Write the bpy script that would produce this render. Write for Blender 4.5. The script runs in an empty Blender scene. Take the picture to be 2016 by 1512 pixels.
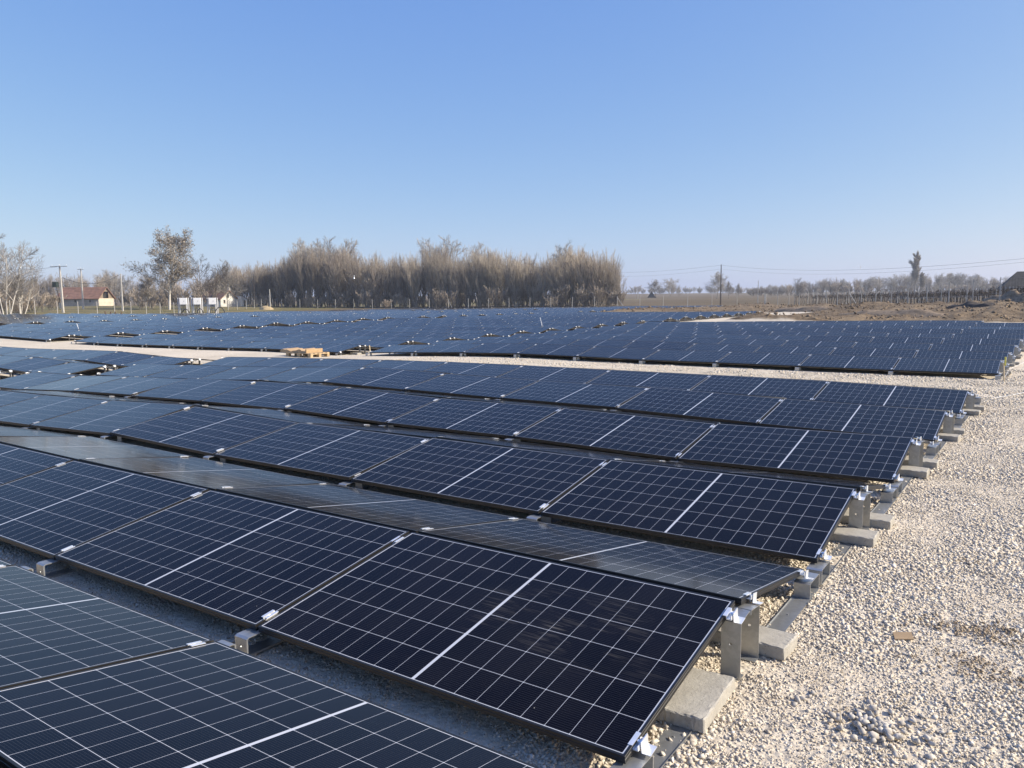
import bpy, math, random
import numpy as np
from mathutils import Vector, Matrix, Euler
R = math.radians
rnd = random.Random(7)
SC = bpy.context.scene
COL = SC.collection

# ------------------------------------------------------------ camera
F_PX, PITCH, ROLL, YAW = 1545.35, 0.106436, -0.009910, -0.602951
CAMP = np.array([1.130, -2.304, 1.565])
_fw = np.array([math.sin(YAW)*math.cos(PITCH), math.cos(YAW)*math.cos(PITCH), -math.sin(PITCH)])
_r = np.array([math.cos(YAW), -math.sin(YAW), 0.0])
_u = np.cross(_r, _fw)
_r2 = _r*math.cos(ROLL)+_u*math.sin(ROLL)
_u2 = -_r*math.sin(ROLL)+_u*math.cos(ROLL)
cd = bpy.data.cameras.new('camera'); cam = bpy.data.objects.new('camera', cd); COL.objects.link(cam)
cam.matrix_world = Matrix(((_r2[0], _u2[0], -_fw[0], CAMP[0]), (_r2[1], _u2[1], -_fw[1], CAMP[1]),
                           (_r2[2], _u2[2], -_fw[2], CAMP[2]), (0, 0, 0, 1)))
cd.sensor_width = 36; cd.lens = 36*F_PX/2016; cd.clip_start = .05; cd.clip_end = 9000
SC.camera = cam
HAZE = 0.0004
SC.render.resolution_x = 1024; SC.render.resolution_y = 768

# ------------------------------------------------------------ sky, sun, exposure
SUN_AZ, SUN_EL = 64.0, 33.0          # azimuth measured from +Y towards +X
w = bpy.data.worlds.new('World'); SC.world = w; w.use_nodes = True
nt = w.node_tree; bg = nt.nodes['Background']
sky = nt.nodes.new('ShaderNodeTexSky'); sky.sky_type = 'NISHITA'; sky.sun_disc = False
sky.sun_elevation = R(SUN_EL); sky.sun_rotation = R(SUN_AZ)
sky.air_density = 0.7; sky.dust_density = 1.0; sky.ozone_density = 3.0; sky.altitude = 0
SKY_S, EXPO = 0.115, 0.55
# grade of the sky to the response of the phone camera: one gain and one gamma for each channel
_sp = nt.nodes.new('ShaderNodeSeparateColor'); _cb = nt.nodes.new('ShaderNodeCombineColor'); nt.links.new(sky.outputs[0], _sp.inputs[0])
for _i, (_g, _a) in enumerate(((.90, 1.394), (.65, 1.085), (.20, .951))):
    _m = nt.nodes.new('ShaderNodeMath'); _m.operation = 'MULTIPLY'; nt.links.new(_sp.outputs[_i], _m.inputs[0]); _m.inputs[1].default_value = SKY_S
    _p = nt.nodes.new('ShaderNodeMath'); _p.operation = 'POWER'; nt.links.new(_m.outputs[0], _p.inputs[0]); _p.inputs[1].default_value = _g
    _q = nt.nodes.new('ShaderNodeMath'); _q.operation = 'MULTIPLY'; nt.links.new(_p.outputs[0], _q.inputs[0]); _q.inputs[1].default_value = _a/SKY_S/2**EXPO
    nt.links.new(_q.outputs[0], _cb.inputs[_i])
nt.links.new(_cb.outputs[0], bg.inputs[0]); bg.inputs[1].default_value = SKY_S
sl = bpy.data.lights.new('sun', 'SUN'); sl.energy = 5.0; sl.angle = R(.5); sl.color = (1, .91, .77)
sun = bpy.data.objects.new('sun', sl); COL.objects.link(sun)
sd = Vector((math.sin(R(SUN_AZ))*math.cos(R(SUN_EL)), math.cos(R(SUN_AZ))*math.cos(R(SUN_EL)), math.sin(R(SUN_EL))))
sun.rotation_euler = sd.to_track_quat('Z', 'Y').to_euler()
vs = SC.view_settings; vs.view_transform = 'Standard'; vs.look = 'None'; vs.exposure = EXPO; vs.gamma = 1.0
SC.view_settings.use_curve_mapping = False
SC.render.engine = 'CYCLES'
SC.cycles.max_bounces = 6; SC.cycles.volume_bounces = 0; SC.cycles.diffuse_bounces = 3
SC.cycles.glossy_bounces = 3; SC.cycles.transparent_max_bounces = 8

# ------------------------------------------------------------ helpers
def tag(o, label=None, cat=None, group=None, kind=None):
    if label: o['label'] = label
    if cat: o['category'] = cat
    if group: o['group'] = group
    if kind: o['kind'] = kind
    return o

def empty(name, loc=(0, 0, 0), rot=(0, 0, 0)):
    o = bpy.data.objects.new(name, None); COL.objects.link(o)
    o.empty_display_size = .1; o.location = loc; o.rotation_euler = rot
    return o

def link(name, me, parent=None, mat=None):
    o = bpy.data.objects.new(name, me); COL.objects.link(o)
    if parent: o.parent = parent
    if mat is not None: o.matrix_local = mat
    return o

def np_mesh(name, V, Fc, mat, smooth=False, uv=None):
    """V (n,3), Fc (m,k) int array, uv (m*k,2)"""
    V = np.asarray(V, np.float32); Fc = np.asarray(Fc, np.int32)
    me = bpy.data.meshes.new(name); k = Fc.shape[1]
    me.vertices.add(len(V)); me.vertices.foreach_set('co', V.ravel())
    me.loops.add(Fc.size); me.loops.foreach_set('vertex_index', Fc.ravel())
    me.polygons.add(len(Fc)); me.polygons.foreach_set('loop_start', np.arange(0, Fc.size, k, dtype=np.int32))
    me.polygons.foreach_set('loop_total', np.full(len(Fc), k, np.int32))
    me.update(calc_edges=True)
    if smooth: me.polygons.foreach_set('use_smooth', np.ones(len(Fc), bool))
    if uv is not None:
        l = me.uv_layers.new(name='UVMap'); l.data.foreach_set('uv', np.asarray(uv, np.float32).ravel())
    me.materials.append(mat)
    me.validate()
    return me

class MB:
    def __init__(s): s.v = []; s.f = []; s.m = []
    def add(s, vs, fs, mi=0):
        n = len(s.v); s.v += [tuple(map(float, v)) for v in vs]; s.f += [tuple(i+n for i in f) for f in fs]; s.m += [mi]*len(fs); return s
    def box(s, c, d, rot=None, mi=0, taper=1.0, loc=None):
        x, y, z = d[0]/2, d[1]/2, d[2]/2
        vs = [(-x, -y, -z), (x, -y, -z), (x, y, -z), (-x, y, -z), (-x*taper, -y*taper, z), (x*taper, -y*taper, z), (x*taper, y*taper, z), (-x*taper, y*taper, z)]
        if rot is not None:
            m = Euler(rot).to_matrix(); vs = [m @ Vector(v) for v in vs]
        vs = [(v[0]+c[0], v[1]+c[1], v[2]+c[2]) for v in vs]
        return s.add(vs, [(0, 3, 2, 1), (4, 5, 6, 7), (0, 1, 5, 4), (1, 2, 6, 5), (2, 3, 7, 6), (3, 0, 4, 7)], mi)
    def tube(s, pts, rad, n=6, mi=0, cap=True):
        pts = [Vector(p) for p in pts]
        rs = rad if isinstance(rad, (list, tuple)) else [rad]*len(pts)
        base = len(s.v); vs = []
        for i, p in enumerate(pts):
            d = (pts[min(i+1, len(pts)-1)]-pts[max(i-1, 0)]).normalized()
            a = d.orthogonal().normalized() if abs(d.z) > .95 else d.cross(Vector((0, 0, 1))).normalized()
            b = d.cross(a)
            for k in range(n):
                t = 2*math.pi*k/n; vs.append(p+(a*math.cos(t)+b*math.sin(t))*rs[i])
        fs = []
        for i in range(len(pts)-1):
            for k in range(n):
                fs.append((i*n+k, i*n+(k+1) % n, (i+1)*n+(k+1) % n, (i+1)*n+k))
        if cap:
            fs.append(tuple(range(n))[::-1]); fs.append(tuple((len(pts)-1)*n+k for k in range(n)))
        return s.add(vs, fs, mi)
    def prism(s, poly, y0, y1, mi=0, axis='y'):
        """poly: list of (x,z) CCW; extruded along y"""
        n = len(poly)
        if axis == 'y': vs = [(x, y0, z) for x, z in poly]+[(x, y1, z) for x, z in poly]
        else: vs = [(y0, x, z) for x, z in poly]+[(y1, x, z) for x, z in poly]
        fs = [tuple(range(n)), tuple(range(n, 2*n))[::-1]]+[(i, i+n, (i+1) % n+n, (i+1) % n) for i in range(n)]
        return s.add(vs, fs, mi)
    def strip(s, path, x0, x1, t, mi=0):
        """bent sheet: path of (y,z) points extruded from x0 to x1, thickness t"""
        P = [Vector(p) for p in path]; N = []
        for i in range(len(P)):
            a = (P[i]-P[i-1]).normalized() if i > 0 else (P[1]-P[0]).normalized()
            b = (P[i+1]-P[i]).normalized() if i < len(P)-1 else a
            na, nb = Vector((-a.y, a.x)), Vector((-b.y, b.x)); m = (na+nb).normalized()
            N.append(m/max(.3, m.dot(na)))
        A = [p+n_*t/2 for p, n_ in zip(P, N)]; B = [p-n_*t/2 for p, n_ in zip(P, N)]
        n = len(P)
        for i in range(n-1):
            q = [A[i], A[i+1], B[i+1], B[i]]
            vs = [(x0, p.x, p.y) for p in q]+[(x1, p.x, p.y) for p in q]
            fs = [(0, 1, 5, 4), (3, 7, 6, 2), (0, 3, 2, 1), (4, 5, 6, 7)]
            if i == 0: fs.append((0, 4, 7, 3))
            if i == n-2: fs.append((1, 2, 6, 5))
            s.add(vs, fs, mi)
        return s
    def mesh(s, name, mats, smooth=False):
        me = bpy.data.meshes.new(name); me.from_pydata(s.v, [], s.f); me.update()
        for m in (mats if isinstance(mats, (list, tuple)) else [mats]): me.materials.append(m)
        me.polygons.foreach_set('material_index', s.m)
        if smooth: me.polygons.foreach_set('use_smooth', [True]*len(me.polygons))
        return me
    def build(s, name, mats, parent=None, smooth=False, mat=None):
        return link(name, s.mesh(name, mats, smooth), parent, mat)

# node helper
class NT:
    def __init__(s, mat): s.t = mat.node_tree; s.n = s.t.nodes; s.bs = s.n['Principled BSDF']
    def new(s, t, **k):
        o = s.n.new(t)
        for a, b in k.items(): setattr(o, a, b)
        return o
    def lk(s, a, b): s.t.links.new(a, b)
    def val(s, sock, x):
        if hasattr(x, 'is_output') or isinstance(x, bpy.types.NodeSocket): s.lk(x, sock)
        else: sock.default_value = x
    def math(s, op, a, b=0.0, c=None, clamp=False):
        o = s.new('ShaderNodeMath', operation=op); o.use_clamp = clamp
        s.val(o.inputs[0], a); s.val(o.inputs[1], b)
        if c is not None: s.val(o.inputs[2], c)
        return o.outputs[0]
    def mix(s, f, a, b):
        o = s.new('ShaderNodeMix', data_type='RGBA')
        s.val(o.inputs[0], f); s.val(o.inputs[6], a if not isinstance(a, tuple) else (*a, 1)); s.val(o.inputs[7], b if not isinstance(b, tuple) else (*b, 1))
        return o.outputs[2]
    def noise(s, vec, scale, detail=3, rough=.55, out=0):
        o = s.new('ShaderNodeTexNoise'); s.lk(vec, o.inputs['Vector']) if vec else None
        o.inputs['Scale'].default_value = scale; o.inputs['Detail'].default_value = detail; o.inputs['Roughness'].default_value = rough
        return o.outputs[out]
    def ramp(s, f, stops):
        o = s.new('ShaderNodeValToRGB'); s.val(o.inputs[0], f); e = o.color_ramp.elements
        while len(e) < len(stops): e.new(.5)
        for i, (p, c) in enumerate(stops): e[i].position = p; e[i].color = (*c, 1) if len(c) == 3 else c
        return o.outputs[0]
    def step(s, x, a, b):
        o = s.new('ShaderNodeMapRange'); o.clamp = True; s.val(o.inputs[0], x)
        o.inputs[1].default_value = a; o.inputs[2].default_value = b
        return o.outputs[0]
    def bump(s, h, strength, dist, normal=None):
        o = s.new('ShaderNodeBump'); s.lk(h, o.inputs['Height']); o.inputs['Strength'].default_value = strength; o.inputs['Distance'].default_value = dist
        if normal is not None: s.lk(normal, o.inputs['Normal'])
        return o.outputs[0]

def mat_new(name, col, rough=.6, metal=0.0, var=.15, scale=8.0, bump=0.0, bscale=60, coord='Object', spec=None):
    m = bpy.data.materials.new(name); m.use_nodes = True; N = NT(m)
    tc = N.new('ShaderNodeTexCoord').outputs[coord]
    n1 = N.noise(tc, scale, 5, .6)
    dark = tuple(c*(1-var*1.6) for c in col); lite = tuple(min(1, c*(1+var)) for c in col)
    c = N.ramp(n1, [(.3, dark), (.7, lite)])
    N.lk(c, N.bs.inputs['Base Color'])
    rr = N.math('MULTIPLY_ADD', N.noise(tc, scale*2.3, 3), .25*rough, rough*.87)
    N.lk(rr, N.bs.inputs['Roughness']); N.bs.inputs['Metallic'].default_value = metal
    if bump: N.lk(N.bump(N.noise(tc, bscale, 4), bump, .01), N.bs.inputs['Normal'])
    if spec is not None: N.bs.inputs['Specular IOR Level'].default_value = spec
    return m

# ------------------------------------------------------------ materials
def glass_material(name, smudge=False):
    m = bpy.data.materials.new(name); m.use_nodes = True; N = NT(m)
    uv = N.new('ShaderNodeUVMap').outputs[0]; sp = N.new('ShaderNodeSeparateXYZ'); N.lk(uv, sp.inputs[0])
    geo = N.new('ShaderNodeNewGeometry').outputs['Position']
    xm = N.math('MULTIPLY', N.math('SUBTRACT', sp.outputs[0], .5), 1.961)
    xa = N.math('SUBTRACT', N.math('ABSOLUTE', xm), .0070)
    ym = N.math('MULTIPLY', N.math('SUBTRACT', sp.outputs[1], .5), 1.134)
    yb = N.math('ADD', ym, .552)
    px, py = .1063, .184
    def dline(x, p):   # distance to nearest grid line in metres
        f = N.math('FRACT', N.math('DIVIDE', x, p))
        return N.math('MULTIPLY', N.math('MINIMUM', f, N.math('SUBTRACT', 1.0, f)), p)
    dx = dline(xa, px); dy = dline(yb, py)
    inx = N.math('MULTIPLY', N.math('GREATER_THAN', xa, 0.0), N.math('LESS_THAN', xa, 9*px))
    iny = N.math('MULTIPLY', N.math('GREATER_THAN', yb, 0.0), N.math('LESS_THAN', yb, 6*py))
    cell = N.math('MULTIPLY', N.math('GREATER_THAN', dx, .0008), N.math('GREATER_THAN', dy, .0011))
    cell = N.math('MULTIPLY', cell, N.math('GREATER_THAN', N.math('ADD', dx, dy), .0042))
    cell = N.math('MULTIPLY', cell, N.math('MULTIPLY', inx, iny))
    bb = N.math('LESS_THAN', dline(N.math('ADD', yb, .0057), .184/16), .00075)
    # subtle tone change from one cell to the next
    cid = N.new('ShaderNodeCombineXYZ')
    N.lk(N.math('FLOOR', N.math('DIVIDE', xm, px)), cid.inputs[0]); N.lk(N.math('FLOOR', N.math('DIVIDE', yb, py)), cid.inputs[1])
    wn = N.new('ShaderNodeTexWhiteNoise', noise_dimensions='3D'); N.lk(cid.outputs[0], wn.inputs[0])
    cellc = N.mix(wn.outputs[0], (.0022, .0021, .0042), (.0040, .0038, .0070))
    cellc = N.mix(bb, cellc, (.022, .023, .028))
    oi = N.new('ShaderNodeObjectInfo').outputs['Random']
    c = N.mix(cell, (.47, .49, .53), cellc)
    # dust film and specks lying on the glass
    dust = N.step(N.noise(geo, 1.3, 6, .65), .45, .95)
    dust = N.math('MULTIPLY', dust, N.math('MULTIPLY_ADD', oi, .016, .003))
    vor = N.new('ShaderNodeTexVoronoi'); N.lk(geo, vor.inputs['Vector']); vor.inputs['Scale'].default_value = 9
    speck = N.math('LESS_THAN', vor.outputs['Distance'], .022)
    d2 = N.math('MAXIMUM', dust, N.math('MULTIPLY', speck, .55))
    if smudge:
        mp = N.new('ShaderNodeMapping'); N.lk(uv, mp.inputs[0]); mp.inputs['Rotation'].default_value = (0, 0, .75); mp.inputs['Scale'].default_value = (1.2, 15, 1)
        st = N.step(N.noise(mp.outputs[0], 5, 7, .7), .48, .78)
        g = N.new('ShaderNodeVectorMath', operation='DISTANCE'); N.lk(uv, g.inputs[0]); g.inputs[1].default_value = (.70, .55, 0)
        area = N.math('SUBTRACT', 1.0, N.step(g.outputs['Value'], .05, .34))
        blot = N.step(N.noise(uv, 7, 3), .45, .65)
        d2 = N.math('MAXIMUM', d2, N.math('MULTIPLY', N.math('MULTIPLY', N.math('MULTIPLY', st, area), blot), .32))
    c = N.mix(d2, c, (.55, .5, .42))
    N.lk(c, N.bs.inputs['Base Color'])
    r = N.math('MULTIPLY_ADD', N.noise(geo, 2.1, 4), .08, .06)
    N.lk(N.math('ADD', r, N.math('MULTIPLY', d2, .5)), N.bs.inputs['Roughness'])
    N.bs.inputs['IOR'].default_value = 1.18
    return m

M = {}
M['glass'] = glass_material('solar_glass'); M['glass_smudged'] = glass_material('solar_glass_smudged', True)
M['frame'] = mat_new('anodised_black_frame', (.013, .0125, .012), .42, 0.0, .2, 14, spec=.4)
M['backsheet'] = mat_new('dark_backsheet', (.03, .03, .032), .4, 0, .05)
def galv():
    m = bpy.data.materials.new('galvanised_steel'); m.use_nodes = True; N = NT(m)
    tc = N.new('ShaderNodeTexCoord').outputs['Object']
    v = N.new('ShaderNodeTexVoronoi'); N.lk(tc, v.inputs['Vector']); v.inputs['Scale'].default_value = 55
    a = N.ramp(N.math('MULTIPLY_ADD', v.outputs['Color'], .35, N.math('MULTIPLY', N.noise(tc, 9, 6, .7), .65)), [(.2, (.34, .35, .35)), (.6, (.43, .44, .44)), (.85, (.50, .51, .51))])
    N.lk(a, N.bs.inputs['Base Color']); N.bs.inputs['Metallic'].default_value = .75
    N.lk(N.math('MULTIPLY_ADD', N.noise(tc, 22, 4), .22, .32), N.bs.inputs['Roughness'])
    return m
M['galv'] = galv()
M['alu'] = mat_new('bright_aluminium', (.82, .84, .86), .35, .55, .06, 20)
M['dark'] = mat_new('black_plastic', (.02, .02, .022), .5, 0, .2)
def concrete():
    m = bpy.data.materials.new('concrete'); m.use_nodes = True; N = NT(m)
    tc = N.new('ShaderNodeTexCoord').outputs['Object']; oi = N.new('ShaderNodeObjectInfo')
    mp = N.new('ShaderNodeVectorMath', operation='ADD'); N.lk(tc, mp.inputs[0])
    sc = N.new('ShaderNodeVectorMath', operation='SCALE'); N.lk(oi.outputs['Location'], sc.inputs[0]); sc.inputs['Scale'].default_value = 3; N.lk(sc.outputs[0], mp.inputs[1])
    p = mp.outputs[0]
    c = N.ramp(N.noise(p, 13, 8, .75), [(.25, (.27, .25, .215)), (.5, (.36, .34, .295)), (.75, (.42, .40, .35))])
    v = N.new('ShaderNodeTexVoronoi'); N.lk(p, v.inputs['Vector']); v.inputs['Scale'].default_value = 60
    pit = N.math('LESS_THAN', v.outputs['Distance'], .16)
    c = N.mix(N.math('MULTIPLY', pit, .6), c, (.12, .11, .10))
    N.lk(c, N.bs.inputs['Base Color']); N.bs.inputs['Roughness'].default_value = .9
    N.lk(N.bump(N.noise(p, 45, 6, .7), .6, .006), N.bs.inputs['Normal'])
    return m
M['concrete'] = concrete()
def stone_mat():
    m = bpy.data.materials.new('crushed_limestone'); m.use_nodes = True; N = NT(m)
    oi = N.new('ShaderNodeAttribute'); oi.attribute_name = 'tone'
    tc = N.new('ShaderNodeTexCoord').outputs['Object']
    c = N.ramp(oi.outputs['Fac'], [(0, (.20, .185, .17)), (.12, (.44, .385, .305)), (.5, (.62, .55, .44)), (.85, (.70, .64, .53)), (1, (.78, .73, .64))])
    c2 = N.mix(N.math('MULTIPLY', N.noise(tc, 60, 4), .35), c, (.40, .34, .26))
    N.lk(c2, N.bs.inputs['Base Color']); N.bs.inputs['Roughness'].default_value = .92
    N.bs.inputs['Specular IOR Level'].default_value = .25
    return m
M['stone'] = stone_mat()

def ground_mat():
    m = bpy.data.materials.new('ground'); m.use_nodes = True; N = NT(m)
    at = N.new('ShaderNodeAttribute'); at.attribute_name = 'mask'
    sp = N.new('ShaderNodeSeparateColor'); N.lk(at.outputs['Color'], sp.inputs[0])
    pos = N.new('ShaderNodeNewGeometry').outputs['Position']
    edge = N.math('MULTIPLY', N.math('SUBTRACT', N.noise(pos, .7, 5, .7), .5), .9)
    # gravel
    v = N.new('ShaderNodeTexVoronoi'); N.lk(pos, v.inputs['Vector']); v.inputs['Scale'].default_value = 42
    v2 = N.new('ShaderNodeTexVoronoi'); N.lk(pos, v2.inputs['Vector']); v2.inputs['Scale'].default_value = 17
    t = N.math('MULTIPLY_ADD', v.outputs['Color'], .55, N.math('MULTIPLY', v2.outputs['Color'], .45))
    gc = N.ramp(t, [(.1, (.42, .37, .30)), (.3, (.54, .48, .39)), (.6, (.63, .565, .46)), (.9, (.70, .645, .545))])
    big = N.ramp(N.noise(pos, .35, 6, .65), [(.35, (.86, .84, .80)), (.65, (1.05, 1.03, 1.0))])
    mm = N.new('ShaderNodeMix', data_type='RGBA', blend_type='MULTIPLY'); mm.inputs[0].default_value = 1
    N.lk(gc, mm.inputs[6]); N.lk(big, mm.inputs[7]); gc = mm.outputs[2]
    # trampled earth showing through
    e1 = N.step(N.noise(pos, .8, 6, .7), .62, .74)
    gc = N.mix(N.math('MULTIPLY', e1, .55), gc, (.27, .21, .145))
    # dirt
    dc = N.ramp(N.math('MULTIPLY_ADD', N.noise(pos, 1.9, 8, .8), .6, N.math('MULTIPLY', N.noise(pos, .22, 5, .7), .4)), [(.34, (.05, .036, .024)), (.44, (.13, .095, .06)), (.54, (.24, .18, .115)), (.68, (.36, .285, .185))])
    # grass
    gs = N.ramp(N.noise(pos, .12, 8, .75), [(.3, (.085, .085, .03)), (.5, (.17, .145, .06)), (.7, (.30, .235, .12))])
    fr = N.ramp(N.noise(pos, .03, 6, .7), [(.3, (.095, .075, .045)), (.6, (.16, .122, .075)), (.8, (.14, .12, .065))])
    c = N.mix(N.step(N.math('ADD', sp.outputs[2], edge), .35, .65), fr, gs)
    c = N.mix(N.step(N.math('ADD', sp.outputs[1], edge), .4, .6), c, dc)
    gm = N.step(N.math('ADD', sp.outputs[0], N.math('MULTIPLY', edge, .6)), .4, .6)
    c = N.mix(gm, c, gc)
    N.lk(c, N.bs.inputs['Base Color']); N.bs.inputs['Roughness'].default_value = .95
    N.bs.inputs['Specular IOR Level'].default_value = .2
    hb = N.math('ADD', N.math('MULTIPLY', N.math('SUBTRACT', 1.0, v.outputs['Distance']), .6), N.math('MULTIPLY', N.math('SUBTRACT', 1.0, v2.outputs['Distance']), 1.0))
    n1 = N.bump(hb, .9, .012)
    dm = N.bump(N.noise(pos, 2.2, 8, .75), 1.0, .25, n1)
    mxn = N.new('ShaderNodeMix', data_type='VECTOR'); N.lk(gm, mxn.inputs[0]); N.lk(dm, mxn.inputs[4]); N.lk(n1, mxn.inputs[5])
    N.lk(mxn.outputs[1], N.bs.inputs['Normal'])
    return m
M['ground'] = ground_mat()
#MORE_MATERIALS

# ------------------------------------------------------------ terrain heights
W_P, L_P = 1.134, 1.961
PIT = 2.487; SEAM = 1.981; TILT = R(9.9); RUN = W_P*math.cos(TILT); RISE = W_P*math.sin(TILT)
RG = .038; GND = -.13
def shear(v): return .0157*v
YH0 = 756-F_PX*math.tan(PITCH)
def px_point(x, D, z=None):      # plan position seen at image column x (2016 wide), forward depth D
    f = np.array([math.sin(YAW), math.cos(YAW)]); r = np.array([math.cos(YAW), -math.sin(YAW)])
    D2 = D; p = CAMP[:2]+D2*(f+(x-1008)/F_PX*r)
    return p
def px_z(x, y, D):
    return CAMP[2]-(y-(YH0+ROLL*(x-1008)))*D/F_PX
ctl = []      # (u, v, z of the ground)
def cz(u, v, z): ctl.append((u, v, z+GND))
_low = {0: [(.002, .002), (-2.01, .013), (-3.96, 0)], 1: [(.05, 0), (-1.93, .006), (-3.91, .009), (-5.8, .041), (-7.84, .069), (-9.85, 0), (-11.9, -.03)],
        2: [(.06, 0), (-1.93, -.018), (-3.93, .03), (-5.86, .019), (-7.8, .075), (-9.74, .03), (-11.7, .03), (-13.63, -.01), (-15.5, -.1)],
        3: [(.1, -.03), (-1.89, 0), (-3.94, .065), (-5.85, .085), (-7.8, .093), (-9.7, .125), (-17.7, -.10)], -1: [(-2, .0), (-4, -.01)]}
_top = {0: [(0, .193), (-1.97, .191), (-3.98, .196), (-5.96, .2)],
        1: [(.05, .21), (-1.97, .199), (-3.93, .212), (-5.91, .19), (-7.93, .265), (-9.9, .204), (-11.97, .148)],
        2: [(.06, .205), (-1.94, .18), (-3.92, .213), (-5.88, .219), (-7.79, .253), (-9.76, .27), (-11.86, .185), (-13.81, .147), (-15.84, .07)],
        3: [(.12, .16), (-1.87, .193), (-3.89, .237), (-5.83, .232), (-7.74, .273), (-9.65, .31), (-13.75, .153), (-15.75, .127), (-17.7, .063), (-19, -.02), (-21, -.02), (-22.9, .07), (-24.8, .04)],
        4: [(.18, .16), (-1.8, .21), (-17.4, .10), (-19.28, -.03), (-21.0, -.013), (-22.9, .087), (-24.84, .069), (-26.74, .043), (-28.6, .013), (-30.45, .017)]}
for k, L in _low.items():
    for u, z in L: cz(u, PIT*k, z)
for k, L in _top.items():
    for u, z in L: cz(u, PIT*k+RUN, z-RISE)
V2 = 16.48
for k, z in enumerate([.175, .197, .227, .272, .312, .374, .401, .463, .49]): cz(-1.7, V2+RUN+PIT*k, z-RISE)
for k, z in enumerate([.023, .065, .09, .14, .176, .203, .232, .272, .298, .318]): cz(-19, V2+RUN+PIT*k, z-RISE)
for k, z in enumerate([.066, .092, .106, .175, .229, .319, .304, .352, .417, .446]): cz(-39.3, V2+RUN+PIT*k, z-RISE)
for u, z in [(-11.65, .265), (-9.75, .222), (-7.73, .201)]: cz(u, V2+RUN, z-RISE)
for u, z in [(-13.65, .245), (-9.7, .269), (-7.7, .242)]: cz(u, V2+RUN+PIT, z-RISE)
for u, z in [(-23, -.136), (-26.84, -.178), (-30.7, -.199), (-34.5, -.2)]: cz(u, V2, z+.02)
for u, v, z in [(-59.5, 23, .17), (-59.5, 30, .15), (-59.5, 42, .2), (-19, 50, .24), (-19, 60, .26), (-39, 52, .22), (-39, 62, .2), (-39, 75, .25), (-60, 70, .15),
                (-39, 90, .3), (-39, 108, .3), (-80, 60, .05), (-80, 108, .1), (-95, 55, .06), (-85, 30, .15), (-100, 80, .05), (-120, 95, .1)]: cz(u, v, z)
for u, v, z in [(2.5, -1, -.13), (3, 2, -.14), (3, 6, -.13), (3, 11, -.15), (-10, 14, -.15), (0, 14, -.15), (-20, 14, -.22), (-30, 14, -.25), (-45, 14, -.15), (5, 20, -.12), (6, 35, .15), (3, 44, .22), (-8, 50, .3),
                (0, -6, -.13), (-8, -6, -.13), (10, 0, -.15), (12, 12, -.12), (20, 30, .1), (-60, 8, -.1)]: ctl.append((u, v, z))
for x, y, D in [(26, 621, 92), (197, 619, 110), (347, 616, 134), (450, 611, 150), (535, 605, 170), (700, 606, 163), (1000, 605, 147), (1260, 603, 134), (1450, 601, 126), (1505, 600, 123),
                (1600, 603, 100), (1722, 606, 80), (1850, 603, 66), (1965, 599, 57), (2080, 598, 50), (180, 602, 190), (123, 608, 150), (243, 608, 152), (340, 604, 165), (60, 612, 150), (-100, 612, 150),
                (1280, 592, 200), (1450, 587, 250), (1700, 592, 160), (1900, 590, 130), (2100, 590, 120), (1350, 580, 600), (1800, 578, 600), (600, 602, 250), (900, 602, 220), (300, 600, 300), (-50, 603, 300)]:
    p = px_point(x, D); ctl.append((p[0], p[1], px_z(x, y, D)))
for a in range(-180, 180, 30):
    for rr_, z in ((700, 6), (2500, 16), (3400, 20)):
        ctl.append((math.sin(R(a))*rr_, math.cos(R(a))*rr_, z))
ctl = np.array(ctl)
def _solve_rbf(P):
    n = len(P); d = np.sqrt(((P[:, None, :2]-P[None, :, :2])**2).sum(-1))
    A = np.zeros((n+3, n+3)); A[:n, :n] = d+np.eye(n)*.02; A[:n, n] = 1; A[:n, n+1:] = P[:, :2]/100; A[n, :n] = 1; A[n+1:, :n] = P[:, :2].T/100
    return np.linalg.solve(A, np.concatenate([P[:, 2], np.zeros(3)]))
_w = _solve_rbf(ctl)
def H(u, v):
    u = np.atleast_1d(np.asarray(u, float)); v = np.atleast_1d(np.asarray(v, float)); out = np.empty(u.shape).ravel()
    uf, vf = u.ravel(), v.ravel()
    for i in range(0, len(uf), 20000):
        a, b = uf[i:i+20000], vf[i:i+20000]
        d = np.sqrt((a[:, None]-ctl[None, :, 0])**2+(b[:, None]-ctl[None, :, 1])**2+1e-9)
        out[i:i+20000] = d@_w[:-3]+_w[-3]+a/100*_w[-2]+b/100*_w[-1]
    return out.reshape(u.shape)
def Hs(u, v): return float(H(u, v)[0])

def vnoise(x, y, seed=0):      # smooth value noise
    xi = np.floor(x).astype(np.int64); yi = np.floor(y).astype(np.int64); fx = x-xi; fy = y-yi
    fx = fx*fx*(3-2*fx); fy = fy*fy*(3-2*fy)
    def h(a, b):
        n = (a*374761393+b*668265263+seed*974711) & 0x7fffffff
        n = ((n ^ (n >> 13))*1274126177) & 0x7fffffff
        return ((n ^ (n >> 16)) & 0xffff)/65535.0
    return (h(xi, yi)*(1-fx)+h(xi+1, yi)*fx)*(1-fy)+(h(xi, yi+1)*(1-fx)+h(xi+1, yi+1)*fx)*fy

def coords(lo, hi, dense_lo, dense_hi, step, grow=1.13):
    a = list(np.arange(dense_lo, dense_hi, step)); s = step; x = a[-1]
    while x < hi: s = min(s*grow, 250); x += s; a.append(x)
    s = step; x = dense_lo
    while x > lo: s = min(s*grow, 250); x -= s; a.insert(0, x)
    return np.array(a)
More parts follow.
